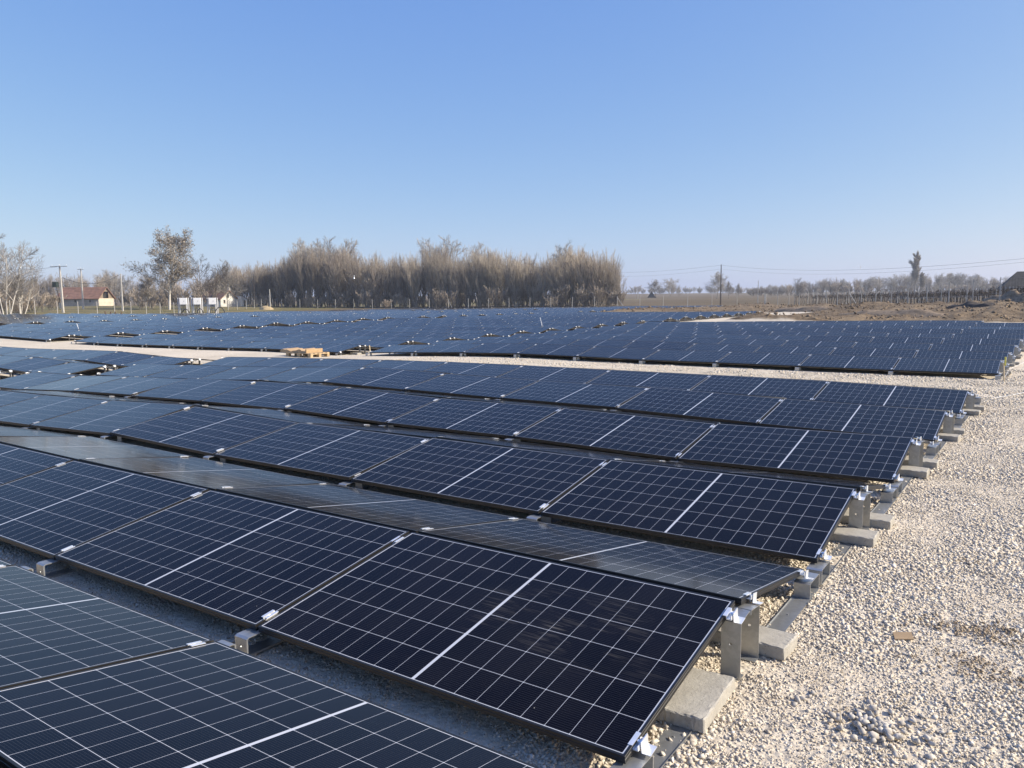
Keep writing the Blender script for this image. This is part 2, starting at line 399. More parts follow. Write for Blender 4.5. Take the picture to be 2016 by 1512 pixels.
# masks: region tests on plan position
def in_gravel(u, v):
    uu = u-shear(v)
    g = np.ones_like(u)
    # right / far boundaries of the gravel pad
    lim_v = np.where(uu > -15.5, 41.5+.12*np.abs(uu), np.where(uu > -37, 64.5+.1*(uu+37), 110))
    g = np.clip((lim_v-v)/2.0+.5, 0, 1)
    lf = -(86+.12*(v-20))            # left edge, inside the left fence
    g = np.minimum(g, np.clip((u-lf)/3+.5, 0, 1))
    return g
def in_dirt(u, v):
    p0 = px_point(1505, 123); 
    d = np.clip((v-38)/4, 0, 1)*np.clip((u+42)/6, 0, 1)*np.clip((127-v)/8, 0, 1)*np.clip((38-u)/4, 0, 1)
    return d
def fence_side_right(u, v):      # >0 beyond the right-hand fence
    a = px_point(1505, 123); b = px_point(2080, 51)
    return ((b[0]-a[0])*(v-a[1])-(b[1]-a[1])*(u-a[0]))/np.hypot(*(b-a))
def ground_z(u, v):
    z = H(u, v)
    dist = np.hypot(u-CAMP[0], v-CAMP[1])
    z = z+(vnoise(u*1.7, v*1.7, 3)-.5)*.022*np.clip(1-dist/60, 0, 1)+(vnoise(u*6, v*6, 5)-.5)*.014*np.clip(1-dist/14, 0, 1)
    d = in_dirt(u, v)*(1-in_gravel(u, v))*np.clip(-fence_side_right(u, v)/3, 0, 1)
    z = z+d*(np.maximum(0, vnoise(u*.16, v*.16, 11)-.35)*.6+np.maximum(0, vnoise(u*.6, v*.6, 12)-.4)*.5+(vnoise(u*2.1, v*2.1, 13)-.5)*.22)
    return z
def gz(u, v): return float(ground_z(np.array([float(u)]), np.array([float(v)]))[0])

def build_ground():
    xs = np.unique(np.concatenate([coords(-3000, 3000, -6, 5, .14, 1.05)]))
    ys = np.unique(np.concatenate([coords(-700, 3200, -3.5, 9, .14, 1.04)]))
    X, Y = np.meshgrid(xs, ys); Z = ground_z(X, Y)
    n, m_ = len(ys), len(xs); V = np.stack([X, Y, Z], -1).reshape(-1, 3)
    i = np.arange(n*m_).reshape(n, m_)
    Fc = np.stack([i[:-1, :-1], i[:-1, 1:], i[1:, 1:], i[1:, :-1]], -1).reshape(-1, 4)
    me = np_mesh('ground', V, Fc, M['ground'], smooth=True)
    g = in_gravel(X, Y); d = in_dirt(X, Y)*np.clip(.5-fence_side_right(X, Y)/3, 0, 1)
    far = np.hypot(X, Y)
    gr = np.clip(1-np.abs(far-190)/160, 0, 1)
    gr = np.where((X < -60) & (far < 300), 1, gr*.12)*np.clip((-105-X)/25, 0, 1)
    col = np.stack([g, d, gr, np.ones_like(g)], -1).reshape(-1, 4).astype(np.float32)
    at = me.color_attributes.new('mask', 'FLOAT_COLOR', 'POINT'); at.data.foreach_set('color', col.ravel())
    o = link('ground', me); tag(o, kind='structure')
build_ground()

# ------------------------------------------------------------ gravel stones near the camera
def ico():
    t = (1+5**.5)/2
    v = np.array([(-1, t, 0), (1, t, 0), (-1, -t, 0), (1, -t, 0), (0, -1, t), (0, 1, t), (0, -1, -t), (0, 1, -t), (t, 0, -1), (t, 0, 1), (-t, 0, -1), (-t, 0, 1)], float)
    f = np.array([(0, 11, 5), (0, 5, 1), (0, 1, 7), (0, 7, 10), (0, 10, 11), (1, 5, 9), (5, 11, 4), (11, 10, 2), (10, 7, 6), (7, 1, 8), (3, 9, 4), (3, 4, 2), (3, 2, 6), (3, 6, 8), (3, 8, 9), (4, 9, 5), (2, 4, 11), (6, 2, 10), (8, 6, 7), (9, 8, 1)])
    return v/np.linalg.norm(v[0]), f
CUBE_V = np.array([(-1, -1, -1), (1, -1, -1), (1, 1, -1), (-1, 1, -1), (-1, -1, 1), (1, -1, 1), (1, 1, 1), (-1, 1, 1)], float)*.78
CUBE_F = np.array([(0, 2, 1), (0, 3, 2), (4, 5, 6), (4, 6, 7), (0, 1, 5), (0, 5, 4), (1, 2, 6), (1, 6, 5), (2, 3, 7), (2, 7, 6), (3, 0, 4), (3, 4, 7)])
def stones(name, U, Vv, S, seed, sink=.25, zoff=None, fine=False, mat=None):
    rs = np.random.RandomState(seed); n = len(U)
    bv, bf = ico() if fine else (CUBE_V, CUBE_F); nv = len(bv)
    P = bv[None]*(1+rs.uniform(-.42, .30, (n, nv, 1)))+rs.uniform(-.16, .16, (n, nv, 3))
    P = P*(rs.uniform(.5, 1.25, (n, 1, 3))*np.array([1, 1, .8]))
    q = rs.normal(0, 1, (n, 4)); q /= np.linalg.norm(q, axis=1, keepdims=True)
    a_, b_, c_, d_ = q.T
    Rm = np.stack([1-2*(c_*c_+d_*d_), 2*(b_*c_-a_*d_), 2*(b_*d_+a_*c_), 2*(b_*c_+a_*d_), 1-2*(b_*b_+d_*d_), 2*(c_*d_-a_*b_), 2*(b_*d_-a_*c_), 2*(c_*d_+a_*b_), 1-2*(b_*b_+c_*c_)], -1).reshape(n, 3, 3)
    P = np.einsum('nij,nkj->nki', Rm, P)
    x, y2, z2 = P[..., 0], P[..., 1], P[..., 2]*.8
    Z = ground_z(U, Vv)+(0 if zoff is None else zoff)
    Q = np.stack([x*S[:, None]+U[:, None], y2*S[:, None]+Vv[:, None], z2*S[:, None]+(Z+S*sink)[:, None]], -1)
    Fc = (bf[None]+(np.arange(n)*nv)[:, None, None]).reshape(-1, 3)
    me = np_mesh(name, Q.reshape(-1, 3), Fc, mat or M['stone'])
    tone = np.repeat(np.clip(rs.normal(.5, .24, n), 0, 1), nv).astype(np.float32)
    at = me.attributes.new('tone', 'FLOAT', 'POINT'); at.data.foreach_set('value', tone)
    return link(name, me)
def scatter():
    rs = np.random.RandomState(3); Us, Vs, Ss = [], [], []
    def reg(u0, u1, v0, v1, dens, smin, smax):
        n = int((u1-u0)*(v1-v0)*dens); U = rs.uniform(u0, u1, n); Vv = rs.uniform(v0, v1, n)
        Us.append(U); Vs.append(Vv); Ss.append(smin+(smax-smin)*rs.uniform(0, 1, n)**3.4)
    # open gravel right of the array
    reg(-.45, 1.9, -.7, 2.0, 17000, .0026, .0125)
    reg(-.3, 2.7, 2.0, 4.6, 10500, .0033, .0135)
    reg(-.2, 3.4, 4.6, 8.0, 5200, .0045, .0155)
    reg(-.1, 4.2, 8.0, 13.0, 2000, .007, .019)
    reg(.2, 4.8, 13.0, 19.0, 650, .011, .025)
    # the strips between the tents
    for k, (ua, dn) in {0: (-6.5, 7500), 1: (-6.0, 4200), 2: (-3, 2200), 3: (-2, 1500)}.items():
        reg(ua, -.2, PIT*k-.32, PIT*k+.45, dn*1.5, .0028, .0105)
    # the lane between the two blocks
    reg(-4, .2, 12.2, 16.5, 700, .009, .022); reg(-9, -4, 13.0, 16.5, 330, .010, .022); reg(-15, -9, 13.4, 16.6, 130, .011, .022)
    U = np.concatenate(Us); Vv = np.concatenate(Vs); S = np.concatenate(Ss)
    row = np.floor((Vv+.3)/PIT); vl = Vv-row*PIT        # the flat rails at the row ends stay almost bare
    onr = (np.abs(U-shear(Vv)-.005) < .05) & (row >= 0) & (row < 5) & (vl > -.1) & (vl < 2.36) & (rs.uniform(0, 1, len(U)) < .93)
    onr |= (np.abs(U-shear(Vv)+SEAM+.01) < .05) & (row >= 0) & (row < 5) & (rs.uniform(0, 1, len(U)) < .9)
    U, Vv, S = U[~onr], Vv[~onr], S[~onr]
    # bands of coarser stone
    S = S*(.56+.62*np.clip(vnoise(U*2.3, Vv*2.3, 21)*1.6-.3, 0, 1))
    bare = vnoise(U*1.3+9, Vv*1.3, 31)*.6+vnoise(U*4, Vv*4, 32)*.4
    keep = (rs.uniform(0, 1, len(U)) > np.clip((bare-.66)*4, 0, .6))
    o = stones('gravel', U[keep], Vv[keep], S[keep], 5); tag(o, kind='stuff')
    # pile of larger broken rock, lower right
    rp = rs
    n = 150; a = rp.uniform(0, 6.28, n); r_ = np.abs(rp.normal(0, .15, n)); c = RP
    o = stones('broken_rock', c[0]+np.cos(a)*r_*1.3, c[1]+np.sin(a)*r_*1.0, rp.uniform(.007, .021, n)*(1.25-r_), 8, .3, zoff=np.maximum(0, .018-r_*.08), fine=True, mat=mat_new('grey_rock', (.50, .455, .385), .9, 0, .3, 25))
    tag(o, kind='stuff')
def ground_hit(x, y):            # ray from image point onto the ground
    d = _fw+_r2*(x-1008)/F_PX-_u2*(y-756)/F_PX; z = -.13
    for _ in range(12):
        t = (z-CAMP[2])/d[2]; p = CAMP+t*d; z = gz(p[0], p[1])
    return p
RP = ground_hit(1740, 1440)
scatter()
#PANELS
# ------------------------------------------------------------ solar panel meshes (origin at the middle of the glass, top plane z=0)
def frame_mesh():
    prof = [(.011, -.0002), (.0012, 0), (0, -.001), (0, -.010), (.0016, -.0115), (.0016, -.0140), (0, -.0155), (0, -.030), (.022, -.030), (.022, -.0285), (.0032, -.0285), (.0032, -.008), (.011, -.008)]
    hx, hy = L_P/2, W_P/2; vs = []; n = len(prof)
    for sx, sy in ((-1, -1), (1, -1), (1, 1), (-1, 1)):
        for a, z in prof: vs.append((sx*(hx-a), sy*(hy-a), z))
    fs = []
    for c in range(4):
        d = (c+1) % 4
        for i in range(n): j = (i+1) % n; fs.append((c*n+i, c*n+j, d*n+j, d*n+i))
    return MB().add(vs, fs).mesh('frame', M['frame'])
def glass_mesh(mat, name='glass'):
    x, y = L_P/2-.0105, W_P/2-.0105; z0, z1 = -.0018, -.0068
    me = bpy.data.meshes.new(name)
    me.from_pydata([(-x, -y, z0), (x, -y, z0), (x, y, z0), (-x, y, z0), (-x, -y, z1), (x, -y, z1), (x, y, z1), (-x, y, z1)], [], [(0, 1, 2, 3), (7, 6, 5, 4), (0, 4, 5, 1), (1, 5, 6, 2), (2, 6, 7, 3), (3, 7, 4, 0)])
    me.materials.append(mat); me.materials.append(M['backsheet']); me.polygons[1].material_index = 1
    l = me.uv_layers.new(name='UVMap')
    for li in me.loops:
        v = me.vertices[li.vertex_index].co; l.data[li.index].uv = (v.x/L_P+.5, v.y/W_P+.5)
    return me
def jbox_mesh():
    b = MB()
    b.box((0, 0, -.017), (.07, .05, .018), taper=1).box((0, 0, -.0172), (.30, .012, .006))
    return b.mesh('junction_box', M['dark'])
ME_FRAME, ME_GLASS, ME_GLASS_S, ME_JB = frame_mesh(), glass_mesh(M['glass']), glass_mesh(M['glass_smudged'], 'glass_smudged'), jbox_mesh()

# ------------------------------------------------------------ layout of the rows
SECT = [0.0, -19.3, -39.6, -59.9, -80.2]
rows = []      # (block, index in block, v_low, list of (section, first panel, last panel))
for k in range(-1, 5): rows.append(('A', k+1, PIT*k, [(0, 0, 9), (1, 0, 9)]))
for k in range(10):
    s = [(0, 0 if k < 8 else 1, 9)] if k < 9 else []
    rows.append(('B', k, V2+PIT*k, s+[(1, 0, 9), (2, 0, 9), (3, 0, 9), (4, 0, 9)]))
for k in range(8): rows.append(('C', k, 42.7+PIT*k, [(1, 0, 9), (2, 0, 9), (3, 0, 9), (4, 0, 9)]))
for k in range(5): rows.append(('D', k, 66.6+PIT*k, [(2, 0, 9), (3, 0, 9), (4, 0, 9)]))
for k in range(9): rows.append(('D', k+5, 86.5+PIT*k, [(2, 0, 9), (3, 0, 9), (4, 0, 9)]))

def seam_z(u, vr, blk):
    """heights (low front, top front, top back, low back) offsets at a seam"""
    vs = [vr, vr+RUN, vr+RUN+RG, vr+2*RUN+RG]
    b = H(np.full(4, u), np.array(vs))-GND
    if blk != 'A':
        h = math.sin(u*12.9898+vr*78.233)*43758.5453; j = (h-math.floor(h)-.5)
        h2 = math.sin(u*39.34+vr*11.13)*24634.63; j2 = (h2-math.floor(h2)-.5)
        b = b+np.array([j*.03, j2*.028, j2*.028, j*.02])
    return [vs, [b[0], b[1]+RISE, b[2]+RISE, b[3]]]
panels = []    # dicts
seams = {}
def plane(pa, pb, pc, pd_):      # low-right, low-left, top-right, top-left (world, numpy) -> matrix
    c = (pa+pb+pc+pd_)/4
    x = (pa-pb)+(pc-pd_); y = (pc-pa)+(pd_-pb); x /= np.linalg.norm(x); y = y-x*(x@y); y /= np.linalg.norm(y); z = np.cross(x, y)
    return Matrix(((x[0], y[0], z[0], c[0]), (x[1], y[1], z[1], c[1]), (x[2], y[2], z[2], c[2]), (0, 0, 0, 1)))
def project(p):
    d = np.asarray(p)-CAMP; q = d@_fw
    if q < .05: return None
    return (1008+F_PX*(d@_r2)/q, 756-F_PX*(d@_u2)/q)
for blk, ri, vr, secs in rows:
    for (s, a, b) in secs:
        for j in range(a, b+1):
            up = SECT[s]-j*SEAM; vm = vr+RUN
            seams[(blk, ri, s, j)] = (up+shear(vm), vr, *seam_z(up+shear(vm), vr, blk))
        for j in range(a, b):
            s0, s1 = seams[(blk, ri, s, j)], seams[(blk, ri, s, j+1)]
            for side in (0, 1):
                i0, i1 = (0, 1) if side == 0 else (3, 2)
                def P(sm, i): return np.array([sm[0]+(shear(sm[2][i])-shear(sm[1]+RUN))-SEAM*0, sm[2][i], sm[3][i]])
                lr, tr = P(s0, i0), P(s0, i1); ll, tl = P(s1, i0), P(s1, i1)
                if side == 0: mtx = plane(lr, ll, tr, tl)
                else:  mtx = plane(tr, tl, lr, ll)          # local +y always points away from the camera side
                pr = [project(q) for q in (lr, tr, tl, ll)]
                area = 0
                if all(pr):
                    xs = [q[0] for q in pr]; ys = [q[1] for q in pr]
                    if max(xs) > -40 and min(xs) < 2056 and max(ys) > 0 and min(ys) < 1552:
                        area = abs(sum(pr[i][0]*pr[(i+1) % 4][1]-pr[(i+1) % 4][0]*pr[i][1] for i in range(4)))/2
                c = (lr+tr+ll+tl)/4; ang = math.degrees(math.atan2(c[0]-CAMP[0], c[1]-CAMP[1])-YAW)
                dist = np.hypot(*(c[:2]-CAMP[:2]))
                if abs((ang+180) % 360-180) > 37 and dist > 9: continue
                nrm = np.array([mtx[0][2], mtx[1][2], mtx[2][2]]); facing = nrm@(CAMP-c) > 0
                # rows beyond the first of a block show hardly anything of their far side
                vis = area*(1.0 if side == 0 else (.9 if (blk == 'A' and ri <= 3 and facing) else .02))
                panels.append(dict(blk=blk, ri=ri, s=s, j=j, side=side, m=mtx, area=vis, c=c))
panels.sort(key=lambda p: -p['area'])
ORD = ['first', 'second', 'third', 'fourth', 'fifth', 'sixth', 'seventh', 'eighth', 'ninth', 'tenth', 'eleventh', 'twelfth', 'thirteenth', 'fourteenth', 'fifteenth', 'sixteenth', 'seventeenth', 'eighteenth', 'nineteenth', 'twentieth']
def rowname(blk, ri):
    if blk == 'A': return ['nearest row', 'second nearest row', 'third nearest row', 'fourth nearest row', 'fifth nearest row', 'last row before the lane'][ri]
    if blk == 'B': return ORD[ri]+' row past the lane'
    return ORD[min(ri, 19)]+' row of the far block' if blk == 'C' else ORD[min(ri, 19)]+' row of the farthest block'
def placename(s, j):
    if s == 0: return ('right end' if j == 0 else ORD[j]+' from the right end')
    if s == 1: return ('first' if j == 0 else ORD[j])+' left of the first gap'
    return ('first' if j == 0 else ORD[j])+(' left of the second gap' if s == 2 else ' left of the third gap' if s == 3 else ' left of the fourth gap')
NP = 300
main = panels[:NP]; rest = panels[NP:]
for p in main:
    o = empty('solar_panel'); o.matrix_world = p['m']
    sd_ = 'camera-facing' if p['side'] == 0 else 'away-facing'
    tag(o, f"{sd_} black panel, {placename(p['s'], p['j'])}, {rowname(p['blk'], p['ri'])}", 'solar panel', 'solar panels mounted back to back in rows')
    near = p['blk'] == 'A' and p['ri'] == 1 and p['s'] == 0 and p['j'] == 0 and p['side'] == 0
    link('frame', ME_FRAME, o); g = link('glass', ME_GLASS_S if near else ME_GLASS, o)
    if near: tag(g, 'dusty glass with wiped smears')
    if p['blk'] == 'A': link('junction_box', ME_JB, o)
def merged_panels(name, P):
    hx, hy = L_P/2, W_P/2; t = .012
    base = [(-hx, -hy, 0), (hx, -hy, 0), (hx, hy, 0), (-hx, hy, 0), (-hx, -hy, -.03), (hx, -hy, -.03), (hx, hy, -.03), (-hx, hy, -.03),
            (-hx+t, -hy+t, 0), (hx-t, -hy+t, 0), (hx-t, hy-t, 0), (-hx+t, hy-t, 0)]
    fc = [(8, 9, 10, 11), (0, 1, 9, 8), (1, 2, 10, 9), (2, 3, 11, 10), (3, 0, 8, 11), (7, 6, 5, 4), (0, 4, 5, 1), (1, 5, 6, 2), (2, 6, 7, 3), (3, 7, 4, 0)]
    mi = [0, 1, 1, 1, 1, 2, 1, 1, 1, 1]
    B = np.array(base); F0 = np.array(fc); n = len(P); V = np.empty((n, 12, 3))
    for i, p in enumerate(P):
        m_ = np.array(p['m']); V[i] = B@m_[:3, :3].T+m_[:3, 3]
    Fc = (F0[None]+(np.arange(n)*12)[:, None, None]).reshape(-1, 4)
    uv = np.array([(B[k][0]/L_P+.5, B[k][1]/W_P+.5) for f in fc for k in f]); uv = np.tile(uv, (n, 1))
    me = np_mesh(name, V.reshape(-1, 3), Fc, M['glass'], uv=uv); me.materials.append(M['frame']); me.materials.append(M['backsheet'])
    me.polygons.foreach_set('material_index', np.tile(np.array(mi, np.int32), n))
    return link(name, me)
tag(merged_panels('solar_panels', rest), kind='stuff')

# ------------------------------------------------------------ mounting stands: rails, feet, posts, clamps
TH = .004
def plate_hole(b, x0, x1, z0, z1, y, cz_, r=.007):
    """plate in the xz plane at y with a round hole"""
    cx = (x0+x1)/2; n = 12
    ring = [(cx+r*math.cos(2*math.pi*k/n+math.pi/4), cz_+r*math.sin(2*math.pi*k/n+math.pi/4)) for k in range(n)]
    out = []
    for k in range(n):
        a = 2*math.pi*k/n+math.pi/4; c_, s_ = math.cos(a), math.sin(a); m_ = max(abs(c_), abs(s_))
        out.append((cx+(x1-x0)/2*c_/m_, cz_+.02*s_/m_))
    for yy, flip in ((y-TH/2, False), (y+TH/2, True)):
        base = len(b.v); vs = [(p[0], yy, p[1]) for p in ring]+[(p[0], yy, p[1]) for p in out]
        fs = [(k, (k+1) % n, (k+1) % n+n, k+n) for k in range(n)]
        if not flip: fs = [f[::-1] for f in fs]
        b.add(vs, fs)
    b.add([(p[0], y-TH/2, p[1]) for p in ring]+[(p[0], y+TH/2, p[1]) for p in ring], [(k, (k+1) % n, (k+1) % n+n, k+n) for k in range(n)])
    zs0, zs1 = cz_-.02, cz_+.02
    for x in (x0, x1): b.add([(x, y-TH/2, zs0), (x, y+TH/2, zs0), (x, y+TH/2, zs1), (x, y-TH/2, zs1)], [(0, 1, 2, 3)])
    for a, c in ((z0, zs0), (zs1, z1)):
        if c > a: b.box((cx, y, (a+c)/2), (x1-x0, TH, c-a))
def post_mesh():                 # plate rising .275 from the rail, flange towards +y, small lip
    b = MB(); plate_hole(b, -.045, .045, 0, .262, 0, .165)
    b.strip([(0, .262), (.0, .272), (.006, .278), (.118, .292), (.122, .270)], -.045, .045, TH)
    b.strip([(0, .004), (.05, .004)], -.045, .045, TH)
    return b.mesh('post', M['galv'])
def foot_mesh():                 # low bent foot, .095 high, .10 long
    b = MB(); plate_hole(b, -.045, .045, 0, .082, 0, .045)
    b.strip([(0, .082), (0, .089), (.006, .095), (.094, .095), (.10, .089), (.10, 0)], -.045, .045, TH)
    return b.mesh('foot', M['galv'])
def rail_mesh():
    b = MB().box((0, .5, 0), (.095, 1.0, TH)); b.box((.046, .5, .004), (.003, 1.0, .008))
    for y in (.2, .45, .72): b.box((0, y, .0035), (.008, .008, .003))
    return b.mesh('base_rail', M['galv'])
def end_clamp_mesh():            # sits on the flange outside the panel end (+x), grips the frame lip
    b = MB()
    # z profile across x
    b.prism([(-.012, .0005), (-.012, .0035), (.006, .0035), (.006, -.012), (.024, -.012), (.024, .004), (.027, .004), (.027, -.0155), (.003, -.0155), (.003, .0005)], -.036, .036)
    b.prism([(.030, -.033), (.030, .012), (.033, .012), (.033, -.030), (.066, -.030), (.066, -.033)], -.020, .034)
    b.tube([(.015, 0, -.033), (.015, 0, -.006)], .0045, 6); b.tube([(.015, 0, -.006), (.015, 0, .001)], .0075, 6)
    return b.mesh('end_clamp', M['alu'])
def mid_clamp_mesh():
    b = MB()
    b.prism([(-.022, .0005), (-.022, .0032), (-.007, .0032), (-.007, -.010), (.007, -.010), (.007, .0032), (.022, .0032), (.022, .0005), (.0095, .0005), (.0095, -.0125), (-.0095, -.0125), (-.0095, .0005)], -.036, .036)
    b.tube([(0, 0, -.010), (0, 0, -.003)], .0065, 6)
    return b.mesh('mid_clamp', M['alu'])
ME_POST, ME_FOOT, ME_RAIL, ME_EC, ME_MC = post_mesh(), foot_mesh(), rail_mesh(), end_clamp_mesh(), mid_clamp_mesh()
def T(x, y, z, rx=0, rz=0, sy=1, sz=1):
    return Matrix.Translation((x, y, z)) @ Matrix.Rotation(rz, 4, 'Z') @ Matrix.Rotation(rx, 4, 'X') @ Matrix.Diagonal((1, sy, sz, 1))
def stand_parts(key, full):
    """list of (kind, mesh, matrix in world)"""
    blk, ri, s, j = key; us, vr, vs, zs = seams[key]; out = []
    first = (blk, ri, s, j-1) not in seams; last = (blk, ri, s, j+1) not in seams
    off = lambda v: us+shear(v)-shear(vr+RUN)-(SEAM-L_P)/2*0
    du = .004 if first else (-.03 if last else -.010)
    gap = 0.0 if first else -(SEAM-L_P)/2
    vc = vr+RUN+RG/2
    g = [Hs(off(v), v)+.006 for v in (vr-.06, vr+.96, vr+2*RUN+RG+.06, vc+.15)]
    if full:
        pf, pb = vc-.125, vc+.125
        ztop = (zs[1]+zs[2])/2
        hp = ztop-.040; 
        for v, sgn in ((pf, 1), (pb, -1)):
            zb = Hs(off(v), v)+.004; zt = zs[1]-.036-.020*math.cos(0) if sgn > 0 else zs[2]-.036-.020
            sz = max(.4, (zt-zb)/.278)
            out.append(('post', ME_POST, T(off(v)+du, v, zb, 0, 0 if sgn > 0 else math.pi, 1, sz)))
        for side in (0, 1):
            v0 = vr-.075 if side == 0 else vr+2*RUN+RG+.075
            zl = (zs[0] if side == 0 else zs[3])-.031
            zb = Hs(off(v0), v0)+.004; sz = max(.35, (zl-zb-.004)/.095)
            out.append(('foot', ME_FOOT, T(off(v0)+du, v0, zb, 0, 0 if side == 0 else math.pi, 2.0, sz)))
            v1 = pf if side == 0 else pb
            z0, z1 = zb+.001, Hs(off(v1), v1)+.005
            a = math.atan2(z1-z0, abs(v1-v0)); Ln = math.hypot(z1-z0, v1-v0)
            out.append(('base_rail', ME_RAIL, T(off(v0)+du, v0, z0, a, 0, Ln) if side == 0 else T(off(v0)+du, v0, z0, a, math.pi, Ln)))
    # clamps: two on each side
    for side in (0, 1):
        a_, b_ = (0, 1) if side == 0 else (3, 2)
        A = np.array([off(vs[a_]), vs[a_], zs[a_]]); B = np.array([off(vs[b_]), vs[b_], zs[b_]])
        ang = math.atan2(B[2]-A[2], B[1]-A[1])
        for t in (.085, .90):
            q = A+(B-A)*t; me = ME_EC if (first or last) else ME_MC
            rz = math.pi if last else 0
            xx = q[0]+(-(SEAM-L_P)/2-.001 if not (first or last) else (-(SEAM-L_P)/2 if last else 0))
            if first: xx = q[0]-(SEAM-L_P)/2
            if last: xx = q[0]+(SEAM-L_P)/2-SEAM+L_P+ (SEAM-L_P)/2
            mtx = Matrix.Translation((xx, q[1], q[2]+.0008)) @ Matrix.Rotation(ang if side == 0 else ang+math.pi, 4, 'X') if False else Matrix.Translation((xx, q[1], q[2]+.0008)) @ Matrix.Rotation(math.atan2((B-A)[2], (B-A)[1]) if (B-A)[1] > 0 else math.atan2(-(B-A)[2], -(B-A)[1]), 4, 'X') @ Matrix.Rotation(rz, 4, 'Z')
            out.append(('end_clamp' if (first or last) else 'mid_clamp', me, mtx))
    return out
skeys = []
for key, sm in seams.items():
    pr = [project((sm[0], sm[2][q], sm[3][q])) for q in range(4)]
    if not any(q and -60 < q[0] < 2080 and q[1] < 1700 for q in pr): continue
    dist = math.hypot(sm[0]-CAMP[0], sm[1]-CAMP[1]); end = (key[0], key[1], key[2], key[3]-1) not in seams or (key[0], key[1], key[2], key[3]+1) not in seams
    skeys.append((dist*(.72 if end else 1), key, end))
skeys.sort()
def seamname(s, j):
    if s == 0: return 'at the right end' if j == 0 else f'under the {ORD[j-1]} seam from the right end'
    g = ['', 'first', 'second', 'third', 'fourth'][s]
    return f'left of the {g} gap' if j == 0 else f'under the {ORD[j-1]} seam left of the {g} gap'
for i, (d, key, end) in enumerate(skeys[:230]):
    sm = seams[key]; vc = sm[1]+RUN+RG/2
    base = Vector((sm[0], vc, Hs(sm[0], vc)))
    o = empty('mounting_stand', base)
    tag(o, f"galvanised stand {seamname(key[2], key[3])}, {rowname(key[0], key[1])}", 'mounting stand', 'galvanised mounting stands under the panel seams')
    inv = Matrix.Translation(-base)
    for kind, me, mtx in stand_parts(key, True):
        link(kind, me, o, inv @ mtx)
def merged(name, items, mats):
    Vs, Fs, mi, n = [], [], [], 0; cache = {}
    for kind, me, mtx in items:
        if me.name not in cache:
            cache[me.name] = (np.array([v.co[:] for v in me.vertices]), [tuple(p.vertices) for p in me.polygons], mats.index(me.materials[0]))
        v, f, k = cache[me.name]; m_ = np.array(mtx)
        Vs.append(v@m_[:3, :3].T+m_[:3, 3]); Fs += [tuple(a+n for a in q) for q in f]; mi += [k]*len(f); n += len(v)
    me = bpy.data.meshes.new(name); me.from_pydata(np.concatenate(Vs).tolist(), [], Fs)
    for m_ in mats: me.materials.append(m_)
    me.polygons.foreach_set('material_index', mi); me.update(); return link(name, me)
far_items = []
for d, key, end in skeys[230:]: far_items += [it for it in stand_parts(key, end and d < 70) if d < 150]
tag(merged('mounting_stands', far_items, [M['galv'], M['alu']]), kind='stuff')

# ------------------------------------------------------------ concrete ballast blocks
def block_mesh(seed):
    r_ = random.Random(seed); b = MB(); L, Wd, Hh, nx, ny = .40, .20, .062, 14, 8
    bm_v = {}
    import bmesh
    bm = bmesh.new(); bmesh.ops.create_cube(bm, size=1)
    bmesh.ops.scale(bm, vec=(L, Wd, Hh), verts=bm.verts)
    bmesh.ops.bevel(bm, geom=[e for e in bm.edges], offset=.005, segments=1, affect='EDGES')
    bmesh.ops.subdivide_edges(bm, edges=[e for e in bm.edges if e.calc_length() > .15], cuts=13, use_grid_fill=True)
    bmesh.ops.triangulate(bm, faces=bm.faces)
    for v in bm.verts:
        ed = (abs(v.co.x) > L/2-.008)+(abs(v.co.y) > Wd/2-.008)+(abs(v.co.z) > Hh/2-.008)
        k = .0002 if ed < 2 else .0026
        v.co.x += r_.uniform(-k, k); v.co.y += r_.uniform(-k, k); v.co.z += r_.uniform(-k, k)-.0*ed
    me = bpy.data.meshes.new('concrete_block'); bm.to_mesh(me); bm.free(); me.materials.append(M['concrete'])
    return me
BL = [block_mesh(i) for i in range(4)]
def put_block(u, v, rz, label, i):
    o = link('concrete_block', BL[i % 4]); o.location = (u, v, Hs(u, v)+.031+.007); o.rotation_euler = (rnd.uniform(-.012, .012), rnd.uniform(-.012, .012), rz)
    tag(o, label, 'concrete block', 'concrete blocks weighing down the stands')
bi = 0
for key in seams:
    blk, ri, s, j = key
    if blk not in 'AB' or (blk == 'B' and (s > 1 or j > 0)) : continue
    pr = project((seams[key][0], seams[key][1]+RUN, 0))
    if not pr or pr[0] < -60: continue
    if blk == 'A' and j > 4 and s == 0 and j < 9: continue
    if blk == 'A' and s == 1 and j > 2: continue
    if pr[0] > 2100: continue
    us, vr, vs, zs = seams[key]; vc = vr+RUN+RG/2
    for sd_ in (-1, 1):
        if blk == 'A' and ri == 1 and j == 0 and s == 0 and sd_ == -1:
            u, v, rz = -.012, .69, R(92)
        else:
            u = us+(-.05 if sd_ < 0 else -.03)+rnd.uniform(-.03, .03); v = vc+sd_*(.125+.13)+rnd.uniform(-.02, .02); rz = R(rnd.uniform(-4, 4))
        lab = f"block {'before' if sd_ < 0 else 'behind'} stand {seamname(s, j).replace('the ', '').replace(' side', '')}, {rowname(blk, ri)}"
        put_block(u, v, rz, lab, bi); bi += 1
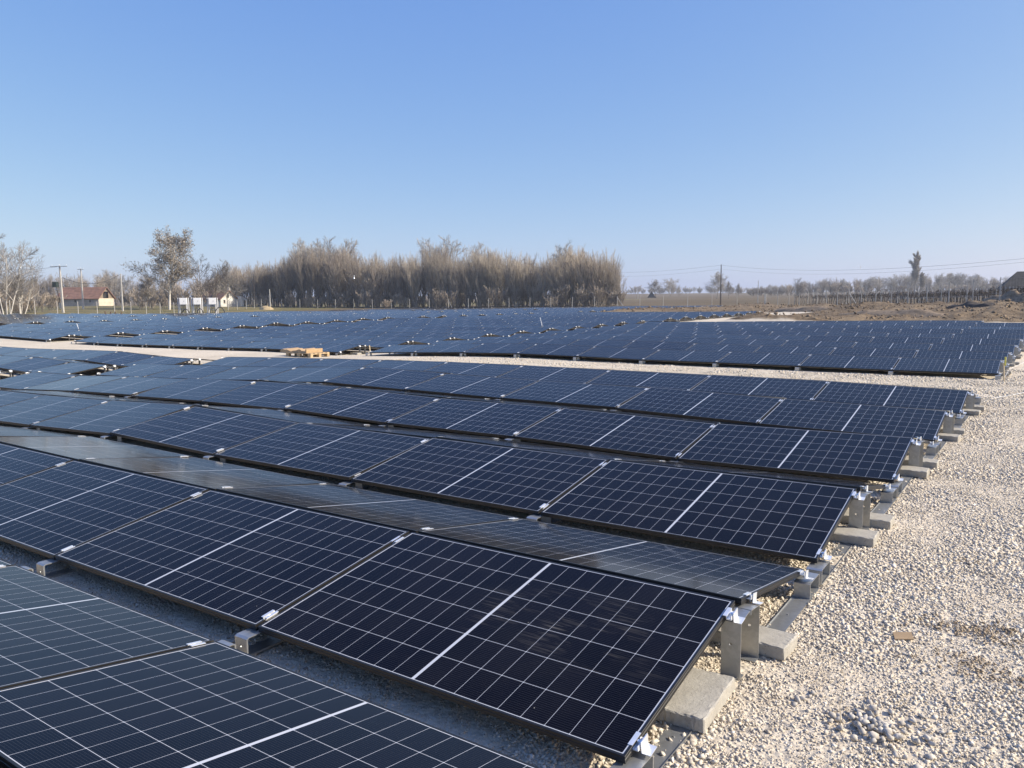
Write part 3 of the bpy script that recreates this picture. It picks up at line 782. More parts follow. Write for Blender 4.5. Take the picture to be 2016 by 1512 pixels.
# ------------------------------------------------------------ vegetation
def bark(name, col, lite):
    m = bpy.data.materials.new(name); m.use_nodes = True; N = NT(m)
    tc = N.new('ShaderNodeTexCoord').outputs['Object']; oi = N.new('ShaderNodeObjectInfo')
    c = N.mix(N.step(N.noise(tc, 1.1, 4, .7), .35, .65), col, lite)
    hv = N.new('ShaderNodeHueSaturation'); N.lk(c, hv.inputs['Color'])
    N.lk(N.math('MULTIPLY_ADD', oi.outputs['Random'], .55, .72), hv.inputs['Value']); N.lk(N.math('MULTIPLY_ADD', oi.outputs['Random'], .3, .85), hv.inputs['Saturation'])
    N.lk(hv.outputs[0], N.bs.inputs['Base Color']); N.bs.inputs['Roughness'].default_value = .9; N.bs.inputs['Specular IOR Level'].default_value = .15
    return m
M['bark_dark'] = bark('bark_dark', (.12, .10, .085), (.23, .20, .17))
M['bark_grey'] = bark('bark_grey', (.16, .145, .125), (.30, .28, .25))
M['bark_white'] = bark('bark_white', (.42, .40, .36), (.62, .60, .56))
M['twig_tan'] = bark('twigs_tan', (.37, .31, .24), (.54, .47, .37))
M['twig_brown'] = bark('twigs_brown', (.29, .245, .20), (.44, .38, .31))
M['twig_grey'] = bark('twigs_grey', (.27, .25, .225), (.42, .39, .35))
M['leaf_tan'] = bark('leaves_tan', (.26, .21, .15), (.42, .35, .26))
M['twig_dark'] = bark('twigs_dark', (.06, .048, .04), (.12, .10, .08))

def tree_geo(seed, h, spread, style, nst=1, twig_r=.012, dens=1.0, leaves=0):
    """returns (thick tubes, thin tubes, leaf list). each tube = list of (p, r)"""
    rs = random.Random(seed); thick, thin, lv = [], [], []
    def grow(p, d, ln, r, lvl, up, maxl):
        n = 4 if lvl < 2 else 3; pts = [(p.copy(), r)]
        r1 = max(twig_r*.8, r*(.42 if lvl < 2 else .5)); r = r*(.6 if style == 'column' and lvl == 0 else 1)
        for i in range(n):
            sg = (.006 if style == 'column' else .045) if lvl == 0 else .12
            d = (d+Vector((rs.gauss(0, sg), rs.gauss(0, sg), rs.gauss(0, sg*.6)+up*.16))).normalized()
            p = p+d*(ln/n); pts.append((p.copy(), r+(r1-r)*(i+1)/n))
        (thick if lvl < 2 else thin).append(pts)
        if leaves and lvl >= maxl-1:
            for _ in range(leaves):
                a, _r = pts[rs.randrange(1, len(pts))]; lv.append(a+Vector((rs.gauss(0, .18), rs.gauss(0, .18), rs.gauss(0, .18))))
        if lvl >= maxl: return
        k = int(({0: 11, 1: 7, 2: 5, 3: 3}[lvl])*dens+rs.random())
        for i in range(k):
            t = (.22 if lvl == 0 and style != 'coppice' else .12)+(1-.15)*((i+rs.random())/k)*.86
            j = min(n-1, int(t*n)); f = t*n-j; q = pts[j][0].lerp(pts[j+1][0], f); rr_ = pts[j][1]+(pts[j+1][1]-pts[j][1])*f
            dd = (pts[j+1][0]-pts[j][0]).normalized()
            a = rs.uniform(0, 6.283); o = dd.orthogonal().normalized(); o2 = dd.cross(o); side = o*math.cos(a)+o2*math.sin(a)
            if style == 'coppice': ang = rs.uniform(.14, .42)
            elif style == 'column': ang = rs.uniform(.28, .55)
            elif style == 'spread': ang = rs.uniform(.55, 1.1)
            else: ang = rs.uniform(.45, 1.0)
            nd = (dd*math.cos(ang)+side*math.sin(ang)).normalized()
            L2 = ln*rs.uniform(.38, .62)*(1.15-.55*t if style != 'coppice' else 1.05-.35*t)
            if lvl == 0 and style == 'column': L2 = ln*rs.uniform(.20, .27)*(.42+.6*math.sin(math.pi*min(1, .12+t*.95)))
            grow(q, nd, L2, max(twig_r, rr_*.55), lvl+1, up, maxl)
    for s in range(nst):
        a = rs.uniform(0, 6.283); b = spread*rs.uniform(.1, 1)*.5
        base = Vector((math.cos(a)*b*.25, math.sin(a)*b*.25, -.15))
        d = Vector((math.cos(a)*b/h*1.2, math.sin(a)*b/h*1.2, 1)).normalized()
        hh = h*(rs.uniform(.8, 1.0) if s else 1.0)
        grow(base, d, hh*.88, .012*h*(1.0 if nst == 1 else .62), 0, {'coppice': .8, 'column': 1.0, 'spread': .15, 'round': .45}[style], 3)
    zm = max(p.z for pts in thick+thin for p, r in pts); f = h/zm
    for L in (thick, thin):
        for pts in L:
            for i, (p, r) in enumerate(pts): pts[i] = (p*f, r)
    lv = [q*f for q in lv]
    return thick, thin, lv
def tubes_np(T, n):
    Vs, Fs, k = [], [], 0
    for pts in T:
        P = np.array([p[:] for p, r in pts]); Rr = np.array([r for p, r in pts]); D = P[-1]-P[0]; D /= np.linalg.norm(D)+1e-9
        a = np.cross(D, (0, 0, 1) if abs(D[2]) < .9 else (1, 0, 0)); a /= np.linalg.norm(a)+1e-9; b = np.cross(D, a)
        t = np.arange(n)*2*math.pi/n; ring = np.cos(t)[:, None]*a+np.sin(t)[:, None]*b
        V = P[:, None]+ring[None]*Rr[:, None, None]; m_ = len(P); i = np.arange(m_*n).reshape(m_, n)+k; j = np.roll(i, -1, 1)
        Fs.append(np.stack([i[:-1], j[:-1], j[1:], i[1:]], -1).reshape(-1, 4)); Vs.append(V.reshape(-1, 3)); k += m_*n
    return np.concatenate(Vs), np.concatenate(Fs)
def tree_meshes(seed, h, spread, style, nst, bark_m, twig_m, **kw):
    lf = kw.pop('leaf_mat', None)
    A, B, Lv = tree_geo(seed, h, spread, style, nst, **kw)
    v, f = tubes_np(A, 5); tr = np_mesh('trunk', v, f, bark_m, smooth=True)
    v, f = tubes_np(B, 3)
    if Lv:
        rs = np.random.RandomState(seed); C = np.array([p[:] for p in Lv]); n = len(C)
        q = rs.normal(0, 1, (n, 2, 3)); q /= np.linalg.norm(q, axis=2, keepdims=True); s_ = rs.uniform(.05, .10, (n, 1))
        e1, e2 = q[:, 0]*s_, q[:, 1]*s_*.7
        LV = np.stack([C-e1, C-e2, C+e1, C+e2], 1).reshape(-1, 3); LF = (np.arange(n)*4)[:, None]+np.array([0, 1, 2, 3])
        nf = len(f); f = np.concatenate([f, LF+len(v)]); v = np.concatenate([v, LV])
        cr = np_mesh('crown', v, f, twig_m); cr.materials.append(lf or twig_m)
        mi = np.zeros(len(cr.polygons), np.int32); mi[nf:] = 1; cr.polygons.foreach_set('material_index', mi)
    else: cr = np_mesh('crown', v, f, twig_m)
    return tr, cr
KINDS = {}
def kind(key, n, *a, **k):
    KINDS[key] = [tree_meshes(hash_ * 13+i, *a, **k) for i in range(n) for hash_ in [sum(map(ord, key))]]
kind('coppice_tan', 5, 10, 4.5, 'coppice', 9, M['bark_grey'], M['twig_tan'], twig_r=.0095, dens=.80)
kind('coppice_brown', 4, 10, 4, 'coppice', 6, M['bark_dark'], M['twig_brown'], twig_r=.0105, dens=.88)
kind('round_grey', 4, 10, 4, 'round', 2, M['bark_grey'], M['twig_grey'], twig_r=.020, dens=1.2)
kind('pale_poplar', 2, 10, 5, 'round', 4, M['bark_white'], M['twig_grey'], twig_r=.013, dens=1.1)
kind('leafy', 2, 10, .6, 'round', 1, M['bark_white'], M['twig_grey'], twig_r=.014, dens=1.6, leaves=4, leaf_mat=M['leaf_tan'])
kind('dark_bare', 2, 10, 3, 'spread', 1, M['bark_dark'], M['twig_dark'], twig_r=.02, dens=1.0)
kind('column', 2, 10, .3, 'column', 1, M['bark_grey'], M['twig_grey'], twig_r=.012, dens=2.7)
kind('shrub', 3, 3, 3.5, 'coppice', 6, M['bark_dark'], M['twig_brown'], twig_r=.016, dens=.8)
def tree(key, x, D, top=None, h=None, label='', group=None, name='bare_tree', cat='tree', wide=1.0, i=None, sink=0.0):
    """x: column in the 2016 px photograph the trunk stands at, D: depth; top: row of its highest twig"""
    p = px_point(x, D); z = Hs(p[0], p[1])
    if h is None: h = (px_row(p, z)-top)*D/F_PX
    K = KINDS[key]; tr, cr = K[rnd.randrange(len(K)) if i is None else i]
    hb = 3.0 if key == 'shrub' else 10.0
    s = h/hb
    o = empty(name, (p[0], p[1], z-sink)); o.rotation_euler = (0, 0, rnd.uniform(0, 6.28)); o.scale = (s*wide, s*wide, s)
    tag(o, label, cat, group); link('trunk', tr, o); link('crown', cr, o)
    return o
def px_row(p, z):
    q = project((p[0], p[1], z)); return q[1]
def interp(x, T):
    xs = [a for a, b in T]; return float(np.interp(x, xs, [b for a, b in T]))
def nth(i): 
    tens = {2: 'twenty', 3: 'thirty', 4: 'forty', 5: 'fifty', 6: 'sixty', 7: 'seventy', 8: 'eighty', 9: 'ninety'}
    if i < 20: return ORD[i]
    n = i+1
    if n >= 100: return 'hundredth' if n == 100 else 'hundred-and-'+nth(n-101)
    t, u = divmod(n, 10)
    if u == 0: return tens[t][:-1]+'ieth'
    return tens[t]+'-'+ORD[u-1]
# the wood behind the back fence
TOPS = [(395, 560), (440, 528), (480, 514), (520, 512), (560, 505), (590, 480), (640, 472), (672, 474), (700, 482), (740, 494), (800, 497), (845, 490), (870, 468), (900, 500), (925, 500), (950, 480), (1000, 490), (1050, 500), (1085, 492), (1130, 477), (1180, 487), (1210, 507), (1228, 535), (1240, 560)]
def wood():
    items = []
    for layer, (dD, st, off, frac) in enumerate(((3, 19, 0, .97), (9, 19, 8, 1.0), (17, 20, 3, .99))):
        x = 398+off
        while x < (1226 if layer < 2 else 1200):
            xx = x+rnd.uniform(-6, 6); Df = 1/np.interp(xx, [535, 1450], [1/170, 1/126]) if xx > 535 else 168+(535-xx)*.12
            D = Df+5+dD+rnd.uniform(-1.5, 1.5)
            tp = interp(xx, TOPS)
            tp = 604-(604-tp)*frac*rnd.uniform(.95, 1.01)
            br = rnd.random() < np.interp(xx, [400, 650, 800, 1200], [.95, .75, .35, .06])
            items.append((xx, D, tp, 'coppice_brown' if br else 'coppice_tan')); x += st*rnd.uniform(.85, 1.15)
    items.sort()
    for i, (x, D, tp, k) in enumerate(items):
        tree(k, x, D, tp, label=f"bare {'brown' if 'brown' in k else 'tan'} tree, {nth(i)} from the left in the wood behind the back fence", group='bare trees in the wood behind the back fence', wide=.95 if 'tan' in k else 1.05)
    # bright slim tops that stand above the rest
    for j, (x, tp, nm) in enumerate([(872, 464, 'middle'), (945, 476, 'right middle'), (1128, 472, 'right'), (600, 470, 'left'), (664, 466, 'left middle')]):
        D = 1/np.interp(x, [535, 1450], [1/170, 1/126])+17
        tree('round_grey', x, D, tp, label=f"tall pale grey bare tree rising above the {nm} part of the wood", group='tall trees above the wood')
    for x, D, hh, lab in [(760, 150, 1.9, 'middle'), (1085, 140, 2.2, 'right'), (1222, 137, 3.0, 'far right end')]:
        tree('shrub', x, D+1.5, h=hh, label=f"low brown thicket at the {lab} foot of the wood", name='shrub', cat='shrub', wide=1.5)
wood()
for i in range(64):
    x = 404+i*12.9+rnd.uniform(-4, 4); Df = 1/np.interp(x, [535, 1450], [1/170, 1/126]) if x > 535 else 168+(535-x)*.12
    tree('shrub', x, Df+rnd.uniform(3.2, 12), h=rnd.uniform(2.2, 4.6), label=f"leafless undergrowth clump, {nth(i)} from the left under the wood", group='undergrowth clumps under the wood', name='shrub', cat='shrub', wide=1.3)
# distant tree line on the left, behind the barn
xs_ = sorted([rnd.uniform(-10, 470) for _ in range(46)])
for i, x in enumerate(xs_):
    tp = interp(x, [(-20, 540), (60, 538), (100, 540), (160, 533), (210, 531), (260, 533), (300, 545), (400, 540), (480, 525)])
    D = 262+rnd.uniform(-14, 22)
    k = rnd.choice(['coppice_brown', 'round_grey', 'coppice_brown'])
    tree(k, x, D, tp+rnd.uniform(-3, 12), label=f"bare tree, {nth(i)} from the left in the tree line behind the red-roofed barn", group='bare trees in the far left tree line', wide=1.15)
for i in range(40):
    x = 1236+i*8.6+rnd.uniform(-4, 4)
    tree('shrub' if i % 3 else 'round_grey', x, rnd.uniform(640, 820), h=rnd.uniform(4.5, 8.0), label=f"tiny blue-grey tree, {nth(i)} from the left along the low horizon right of the wood", group='tiny trees along the horizon', wide=1.5)
for i in range(34):
    x = 1486+i*14.6+rnd.uniform(-5, 5)
    tree('shrub', x, rnd.uniform(345, 420), h=rnd.uniform(3.2, 6.0), label=f"hazy undergrowth clump, {nth(i)} from the left under the far right tree line", group='undergrowth under the far right tree line', name='shrub', cat='shrub', wide=2.0)
# scrub left of and behind the barn
for i, (x, D, tp) in enumerate([(-14, 118, 560), (12, 116, 562), (34, 116, 572), (52, 120, 575), (70, 128, 570), (88, 132, 572), (104, 138, 576), (118, 150, 578), (10, 105, 588), (45, 106, 592), (250, 190, 575), (270, 186, 566), (288, 182, 560), (306, 178, 570), (322, 184, 562), (362, 182, 560), (378, 180, 566), (300, 150, 583), (282, 148, 588), (330, 152, 580), (398, 176, 570), (420, 178, 566)]):
    tree('shrub', x, D, tp, label=f"brown leafless thicket, {nth(i) if i < 10 else nth(i-10)} clump {'left of the barn' if i < 10 else 'between the barn and the wood'}", group='brown thickets round the barn', name='shrub', cat='shrub', wide=1.5)
tree('pale_poplar', 18, 100, 458, label='tall white-barked bare tree at the left edge of the view', wide=1.15, i=0)
tree('pale_poplar', 47, 103, 515, label='smaller leaning pale tree right of the tall white-barked one', wide=1.2, i=1)
tree('pale_poplar', -32, 98, 470, label='pale bare tree cut by the left edge of the view', wide=1.1, i=1)
tree('leafy', 338, 150, 448, label='tall tree with pale trunk still holding tan leaves', name='leafy_tree', wide=1.15, i=0)
tree('leafy', 300, 158, 540, label='small tan tree at the foot of the tall leafy tree', name='leafy_tree', wide=1.3)
tree('dark_bare', 400, 152, 500, label='dark bare tree with spreading limbs right of the tall leafy tree', wide=.8, i=0)
tree('dark_bare', 428, 154, 520, label='crooked dark bare tree beside the white cottage', wide=.9, i=1)
tree('round_grey', 455, 158, 510, label='grey bare tree above the white cottage at the left end of the wood', wide=1.0, i=1)
# right-hand distance
for i, (x, D, tp, k, w_, lab) in enumerate([
    (1292, 330, 549, 'round_grey', 1.7, 'round grey bare tree, left one of a pair beyond the brown field'),
    (1318, 335, 547, 'round_grey', 1.4, 'round grey bare tree, right one of a pair beyond the brown field'),
    (1337, 340, 562, 'round_grey', 1.0, 'smallest bare tree right of the pair beyond the brown field'),
    (1410, 230, 533, 'round_grey', 1.35, 'grey bare tree just left of the dark wire pole'),
    (1434, 235, 552, 'round_grey', .9, 'small bare tree just right of the dark wire pole'),
    (1452, 238, 557, 'round_grey', .9, 'low bare tree a little right of the dark wire pole'),
    (1566, 300, 546, 'dark_bare', 1.1, 'dark round bare tree at the left of the far right tree line'),
    (1797, 290, 494, 'column', 1.15, 'tall slim poplar sticking out of the far right tree line'),
    (1812, 295, 535, 'column', 1.4, 'short poplar beside the tall slim poplar')]):
    tree(k, x, D, tp, label=lab, wide=w_)
xs_ = sorted([1482+i*7.4+rnd.uniform(-5, 5) for i in range(74)])
for i, x in enumerate(xs_):
    tp = interp(x, [(1480, 566), (1530, 560), (1600, 552), (1650, 547), (1700, 549), (1740, 545), (1790, 538), (1850, 538), (1900, 537), (1960, 545), (2030, 550)])
    D = 430+rnd.uniform(-25, 60) if i % 3 else 360+rnd.uniform(-15, 15)
    tree(rnd.choice(['round_grey', 'round_grey', 'coppice_brown']), x, D, tp+rnd.uniform(-4, 5), label=f"bare tree, {nth(i)} from the left in the hazy far right tree line", group='bare trees in the far right tree line', wide=1.25)

# ------------------------------------------------------------ fences
M['post'] = mat_new('pale_concrete_post', (.44, .43, .40), .85, 0, .12, 3)
M['wire'] = mat_new('fence_wire', (.30, .31, .31), .5, .5, .1)
M['rust'] = mat_new('rusty_steel', (.10, .055, .035), .8, 0, .2)
def fence(name, label, xs, dfun, h, brace=()):
    o = None; P = []
    for x in xs:
        p = px_point(x, dfun(x)); P.append(Vector((p[0], p[1], Hs(p[0], p[1]))))
    o = empty(name, P[len(P)//2]); tag(o, label, 'fence'); inv = P[len(P)//2]
    r = .032
    for p in P:
        MB().box((0, 0, h/2-.1), (.062, .062, h+.2), taper=.8).build('post', M['post'], o, mat=Matrix.Translation(p-inv) @ Matrix.Rotation(rnd.uniform(-.02, .02), 4, 'X'))
    b = MB()
    for a, c in zip(P[:-1], P[1:]):
        L = (c-a).length; n = max(2, int(L/.30))
        for zz in (.08, .45, .8, 1.15, h-.12): b.tube([a+Vector((0, 0, zz))-inv, c+Vector((0, 0, zz))-inv], .0045, 3, cap=False)
        for i in range(n):
            q = a.lerp(c, (i+.5)/n)-inv; b.tube([q+Vector((0, 0, .05)), q+Vector((0, 0, h-.1))], .0028, 3, cap=False)
    b.build('wire_mesh', M['wire'], o)
    for (k, dx, dy) in brace:
        p = P[k]-inv; MB().tube([p+Vector((dx, dy, 0)), p+Vector((0, 0, h*.85))], .035, 5).build('brace', M['post'], o)
    return P
fence('wire_fence', 'wire mesh fence with pale posts running along the left edge of the array', [-22, 26, 75, 119, 159.5, 197, 231, 263, 293, 320, 347, 372, 395, 416, 435, 453.5, 471.5, 489, 505, 519, 535],
      lambda x: 1/np.interp(x, [26, 535], [1/92, 1/170]) if x > 0 else 86, 1.8, brace=((9, -1.2, 1.2),))
fence('wire_fence', 'wire mesh fence with pale posts across the back in front of the wood', [541, 558.6, 594, 629, 664, 699.5, 736, 773, 809, 847.6, 885, 924, 963.6, 1003.7, 1044.6, 1085.6, 1127.7, 1171, 1215.8, 1260, 1305.6, 1353.5, 1401, 1450.5, 1504],
      lambda x: 1/np.interp(x, [535, 1450], [1/170, 1/126]), 1.85, brace=((10, 1.3, -.5), (18, 1.5, -.6)))
RF = lambda x: 1/np.interp(x, [1505, 1965, 2080], [1/125, 1/57, 1/51])
fence('wire_fence', 'taller wire fence with pale posts on the right beyond the dug earth', [1507, 1530, 1552, 1572, 1589, 1607, 1626, 1647, 1669, 1694, 1722, 1752.6, 1785, 1822, 1865, 1912, 1964.6, 2024],
      RF, 1.95, brace=((8, 1.2, -.9),))
def post_thing(name, x, D, h, w_, mat, label, cat, lean=0.0, parts=None):
    p = px_point(x, D); z = Hs(p[0], p[1]); o = MB().box((0, 0, h/2-.1), (w_, w_, h+.2), taper=.72).build(name, mat)
    o.location = (p[0], p[1], z); o.rotation_euler = (0, 0, 0)
    if lean: o.rotation_euler = (0, lean, YAW*-1)
    return tag(o, label, cat)
o = post_thing('gate_post', 536, 168, 3.9, .16, M['post'], 'tall white post at the corner of the back fence', 'post')
o = post_thing('gate_post', 1505, 124, 1.75, .14, M['post'], 'white leaning post where the back fence meets the right fence', 'post', lean=.06)
# ------------------------------------------------------------ utility poles and wires
M['polec'] = mat_new('weathered_concrete_pole', (.50, .48, .44), .85, 0, .12, 1.5)
M['wood_pole'] = mat_new('dark_wood_pole', (.09, .075, .065), .85, 0, .2, 2)
M['cable'] = mat_new('black_cable', (.03, .03, .035), .6)
M['cable_grey'] = mat_new('overhead_wire', (.16, .17, .19), .6)
def pole(x, D, top, w0, mat, label, arm=None, arm_w=1.4, lean=0.0, extra=None):
    p = px_point(x, D); z = Hs(p[0], p[1]); h = (px_row(p, z)-top)*D/F_PX
    o = empty('utility_pole', (p[0], p[1], z)); o.rotation_euler = (0, 0, -YAW*-1)
    o.rotation_euler = (0, 0, YAW*-1)
    tag(o, label, 'utility pole')
    T_ = Matrix.Rotation(lean, 4, 'Y')
    MB().box((0, 0, h/2-.2), (w0, w0, h+.4), taper=.55).build('shaft', mat, o, mat=T_)
    if arm:
        b = MB(); b.box((0, 0, 0), (arm_w, .10, .10)); b.build('crossarm', M['galv'], o, mat=T_ @ Matrix.Translation((0, -.1, h-.15)))
        for k in (-1, 0, 1):
            MB().tube([(0, 0, 0), (0, 0, .12), (0, 0, .14), (0, 0, .22)], [.03, .03, .06, .04], 8).build('insulator', M['alu'], o, mat=T_ @ Matrix.Translation((k*arm_w*.45, -.1, h-.1+(0.08 if k == 0 else 0))))
    if extra: extra(o, h)
    return o, Vector((p[0], p[1], z+h))
def trafo(o, h):
    b = MB(); b.box((-.95, 0, h*.60), (.75, .6, .85)); 
    for k in range(6): b.box((-.95-.3+.12*k, -.34, h*.60), (.03, .08, .7))
    b.build('transformer', mat_new('transformer_green', (.05, .07, .06), .5), o)
    MB().box((-.55, 0, h*.50), (1.2, .12, .1)).build('bracket', M['galv'], o)
    MB().box((-.28, -.1, h*.15), (.45, .3, .9)).build('switch_box', M['galv'], o)
    MB().tube([(-.9, 0, h*.55), (-.45, 0, h*.3), (-.5, 0, .5)], .05, 5).build('cable_duct', M['cable'], o)
    MB().tube([(-1.6, 0, h*.98), (1.0, 0, h*.98)], .05, 5).build('upper_arm', M['galv'], o)
_, t1 = pole(130, 128, 524, .30, M['polec'], 'thick pale concrete pole carrying a dark transformer, left of the barn', arm=True, arm_w=2.6, lean=-.01, extra=trafo)
_, t2 = pole(170, 150, 530, .27, M['polec'], 'banded concrete pole with a short crossarm in front of the barn', arm=True, arm_w=1.1)
_, t3 = pole(247, 140, 540, .24, M['polec'], 'bare concrete pole right of the barn')
_, t4 = pole(506, 172, 541, .16, M['wood_pole'], 'thin dark pole in front of the left part of the wood')
_, t5 = pole(918, 151, 532, .16, M['wood_pole'], 'thin dark pole in front of the middle of the wood')
_, t6 = pole(1418, 122, 522, .18, M['wood_pole'], 'dark wooden pole carrying wires right of the wood')
_, t7 = pole(1256, 300, 568, .3, M['polec'], 'small distant pole at the right edge of the wood')
_, t8 = pole(1491, 125, 553, .13, M['polec'], 'thin pale pole at the corner of the right fence')
def wire(label, a, b, sag, r=.014, mat='cable_grey', n=18, nm='overhead_wire'):
    c = (a+b)/2; pts = [a.lerp(b, i/n)+Vector((0, 0, -sag*4*(i/n)*(1-i/n)))-c for i in range(n+1)]
    o = MB().tube(pts, r, 4).build(nm, M[mat]); o.location = c; tag(o, label, 'wire', 'overhead wires')
def at_px(x, y, D): p = px_point(x, D); return Vector((p[0], p[1], px_z(x, y, D)))
wire('upper overhead wire from behind the wood to the dark pole', at_px(1180, 536, 190), at_px(1418, 523, 122), .5, .011)
wire('lower overhead wire from behind the wood to the dark pole', at_px(1180, 544, 190), at_px(1418, 530.5, 122), .5, .009)
wire('upper overhead wire from the dark pole to the right edge', at_px(1418, 523, 122), at_px(2060, 505, 62), .95, .009)
wire('lower overhead wire from the dark pole to the right edge', at_px(1418, 530.5, 122), at_px(2060, 512, 62), .95, .007)
wire('sagging cable between the transformer pole and the bare pole', at_px(133, 547, 128), at_px(245, 541, 140), 1.3, .035, 'cable')
wire('overhead wire left of the transformer pole', at_px(-30, 529, 128), at_px(126, 526, 128), .4, .02)
o = MB().tube([at_px(1690, 523.5, 85), at_px(1690, 530, 85)], .03, 5).build('wire_spacer', M['alu']); tag(o, 'small pale spacer joining the two overhead wires on the right', 'wire spacer')
for x, y, lab in ((702, 546, 'middle'), (1131, 539, 'right'), (386, 545, 'left')):
    p = at_px(x, y, 150 if x > 500 else 160)
    o = MB().tube([(0, 0, -.32), (0, 0, -.12), (0, 0, .12), (0, 0, .32)], [.16, .09, .09, .16], 8).build('bird_marker', M['alu']); o.location = p
    tag(o, f'small white spool-shaped wire marker before the {lab} trees', 'wire marker')
wire('thin wire carrying the white markers in front of the wood', at_px(360, 546, 160), at_px(1180, 538, 150), .0, .006)
# ------------------------------------------------------------ barn, cottage, right-hand roof
M['rooftile'] = mat_new('red_roof_tiles', (.23, .125, .085), .85, 0, .2, 1.2, .4, 8)
M['plaster_y'] = mat_new('ochre_wall', (.56, .50, .39), .9, 0, .12, .8)  # the barn end walls' own ochre colour, varied slightly at random
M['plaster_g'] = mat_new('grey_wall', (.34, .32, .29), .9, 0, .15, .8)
M['plaster_w'] = mat_new('peeling_white_plaster', (.62, .60, .55), .9, 0, .2, 1.3)
M['planks'] = mat_new('weathered_planks', (.22, .17, .12), .9, 0, .2, 3)
M['void'] = mat_new('dark_opening', (.02, .018, .016), .9)
M['roofdark'] = mat_new('dark_thatch', (.035, .034, .034), .9, 0, .25, 1)
def px_dir(x): 
    return px_point(x, 1.0)-CAMP[:2]
def house(name, label, loc, rz, L, Wd, hw, hr, roof, wl, wg, oh=.35, gable='planks', openings=(), chimney=None, cat='building', loft=False):
    """long axis = local x, gable facing +x; origin at the centre of the base"""
    o = empty(name, loc); o.rotation_euler = (0, 0, rz); tag(o, label, cat)
    t = .25
    b = MB()
    MB().box((0, -Wd/2+t/2, hw/2-.3), (L, t, hw+.6)).build('side_wall', wl, o); MB().box((0, Wd/2-t/2, hw/2-.3), (L, t, hw+.6)).build('side_wall', wl, o)
    for sx in (-1, 1):
        MB().box((sx*(L/2-t/2+.003), 0, hw/2-.3), (t, Wd-2*t, hw+.6)).build('end_wall', wg, o)
        x0 = sx*(L/2-.14); b = MB(); 
        if loft and sx == 1:
            w2, z2 = Wd*.17, hr*.62
            zt = lambda y: hw+hr*(1-abs(y)/(Wd/2))
            b.prism([(-Wd/2, hw), (-w2, hw), (-w2, zt(-w2))], x0-.06, x0+.06, axis='x'); b.prism([(w2, hw), (Wd/2, hw), (w2, zt(w2))], x0-.06, x0+.06, axis='x')
            b.prism([(-w2, hw+z2), (w2, hw+z2), (w2, zt(w2)), (0, hw+hr), (-w2, zt(w2))], x0-.06, x0+.06, axis='x')
            b.build('gable', M[gable], o)
            MB().box((x0-.5, 0, hw+z2/2), (.05, w2*2-.02, z2)).build('loft_opening', M['void'], o)
        else:
            b.prism([(-Wd/2, hw), (Wd/2, hw), (0, hw+hr)], x0-.06, x0+.06, axis='x').build('gable', M[gable] if sx == 1 else wg, o)
    rf = MB(); sl_ = math.hypot(Wd/2, hr); dx, dz = (Wd/2)/sl_, hr/sl_
    for sy in (-1, 1):
        a = (sy*(Wd/2+oh*dx), hw-oh*dz); c = (0, hw+hr); n_ = (sy*dz*.14, dx*.14)
        poly = [a, c, (c[0], c[1]+.15), (a[0]+n_[0], a[1]+n_[1])]
        if sy > 0: poly = poly[::-1]
        rf.prism(poly, -L/2-oh, L/2+oh, axis='x')
        nb = int((L+2*oh)/.9)
        for k in range(7):
            f = (k+.5)/7; y = a[0]*(1-f)+c[0]*f; z = a[1]*(1-f)+c[1]*f
            rf.box((0, y+n_[0]*1.05, z+n_[1]*1.05), (L+2*oh-.05, .05, .03), rot=(-sy*math.atan2(dz, dx), 0, 0))
    r_ = rf.build('roof', roof, o)
    if chimney:
        x, y, hh = chimney; MB().box((x, y, hw+hr*.6+hh/2), (.5, .5, hh+hr*.5), taper=.95).build('chimney', wg, r_)
    for (face, u, z, w_, h_, nm) in openings:
        if face == 'x': b = MB().box((L/2+.02, u, z), (.06, w_, h_)); f = MB().box((L/2+.025, u, z+h_/2+.04), (.10, w_+.16, .08)).box((L/2+.025, u, z-h_/2-.04), (.10, w_+.16, .08))
        else: b = MB().box((u, -Wd/2-.02, z), (w_, .06, h_)); f = MB().box((u, -Wd/2-.025, z+h_/2+.04), (w_+.16, .10, .08)).box((u, -Wd/2-.025, z-h_/2-.04), (w_+.16, .10, .08))
        w__ = b.build(nm, M['void'], o); f.build('frame', M['planks'], w__)
    return o
def face_cam_rot(x, extra):      # local +x turned towards the camera's right, then rotated by extra
    d = px_dir(x); return math.atan2(d[1], d[0])-math.pi/2+extra
# barn: long red roof, grey long side, ochre gable facing right
p = px_point(176, 196); zb = Hs(*p)
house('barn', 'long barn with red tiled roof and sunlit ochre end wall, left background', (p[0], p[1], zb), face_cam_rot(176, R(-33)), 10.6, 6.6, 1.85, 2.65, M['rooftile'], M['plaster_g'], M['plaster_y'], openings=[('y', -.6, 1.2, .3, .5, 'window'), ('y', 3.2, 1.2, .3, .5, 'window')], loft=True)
p = px_point(436, 178); zb = Hs(*p)
cot = house('cottage', 'small ruined white cottage with peeling walls and old red roof', (p[0], p[1], zb), face_cam_rot(436, R(-52)), 6.8, 4.4, 1.7, 1.75, M['rooftile'], M['plaster_w'], M['plaster_w'], gable='plaster_w', openings=[('x', -.2, 2.45, .45, .9, 'window'), ('x', -1.2, 1.1, .4, .6, 'window')], chimney=(2.4, .9, 1.1))
MB().box((3.7, 3.0, .75), (2.4, 1.6, 1.6)).prism([(2.2, 1.55), (3.9, 1.55), (2.2, 2.3)], 2.6, 4.8, axis='x').build('annex', M['plaster_w'], cot)
MB().box((4.93, 3.1, .7), (.06, .6, 1.3)).build('door', M['void'], cot)
MB().tube([(2.4, .9, 4.2), (2.4, .9, 5.4)], .04, 5).build('aerial', M['galv'], cot)
p = px_point(2016, 95); zb = Hs(*p)
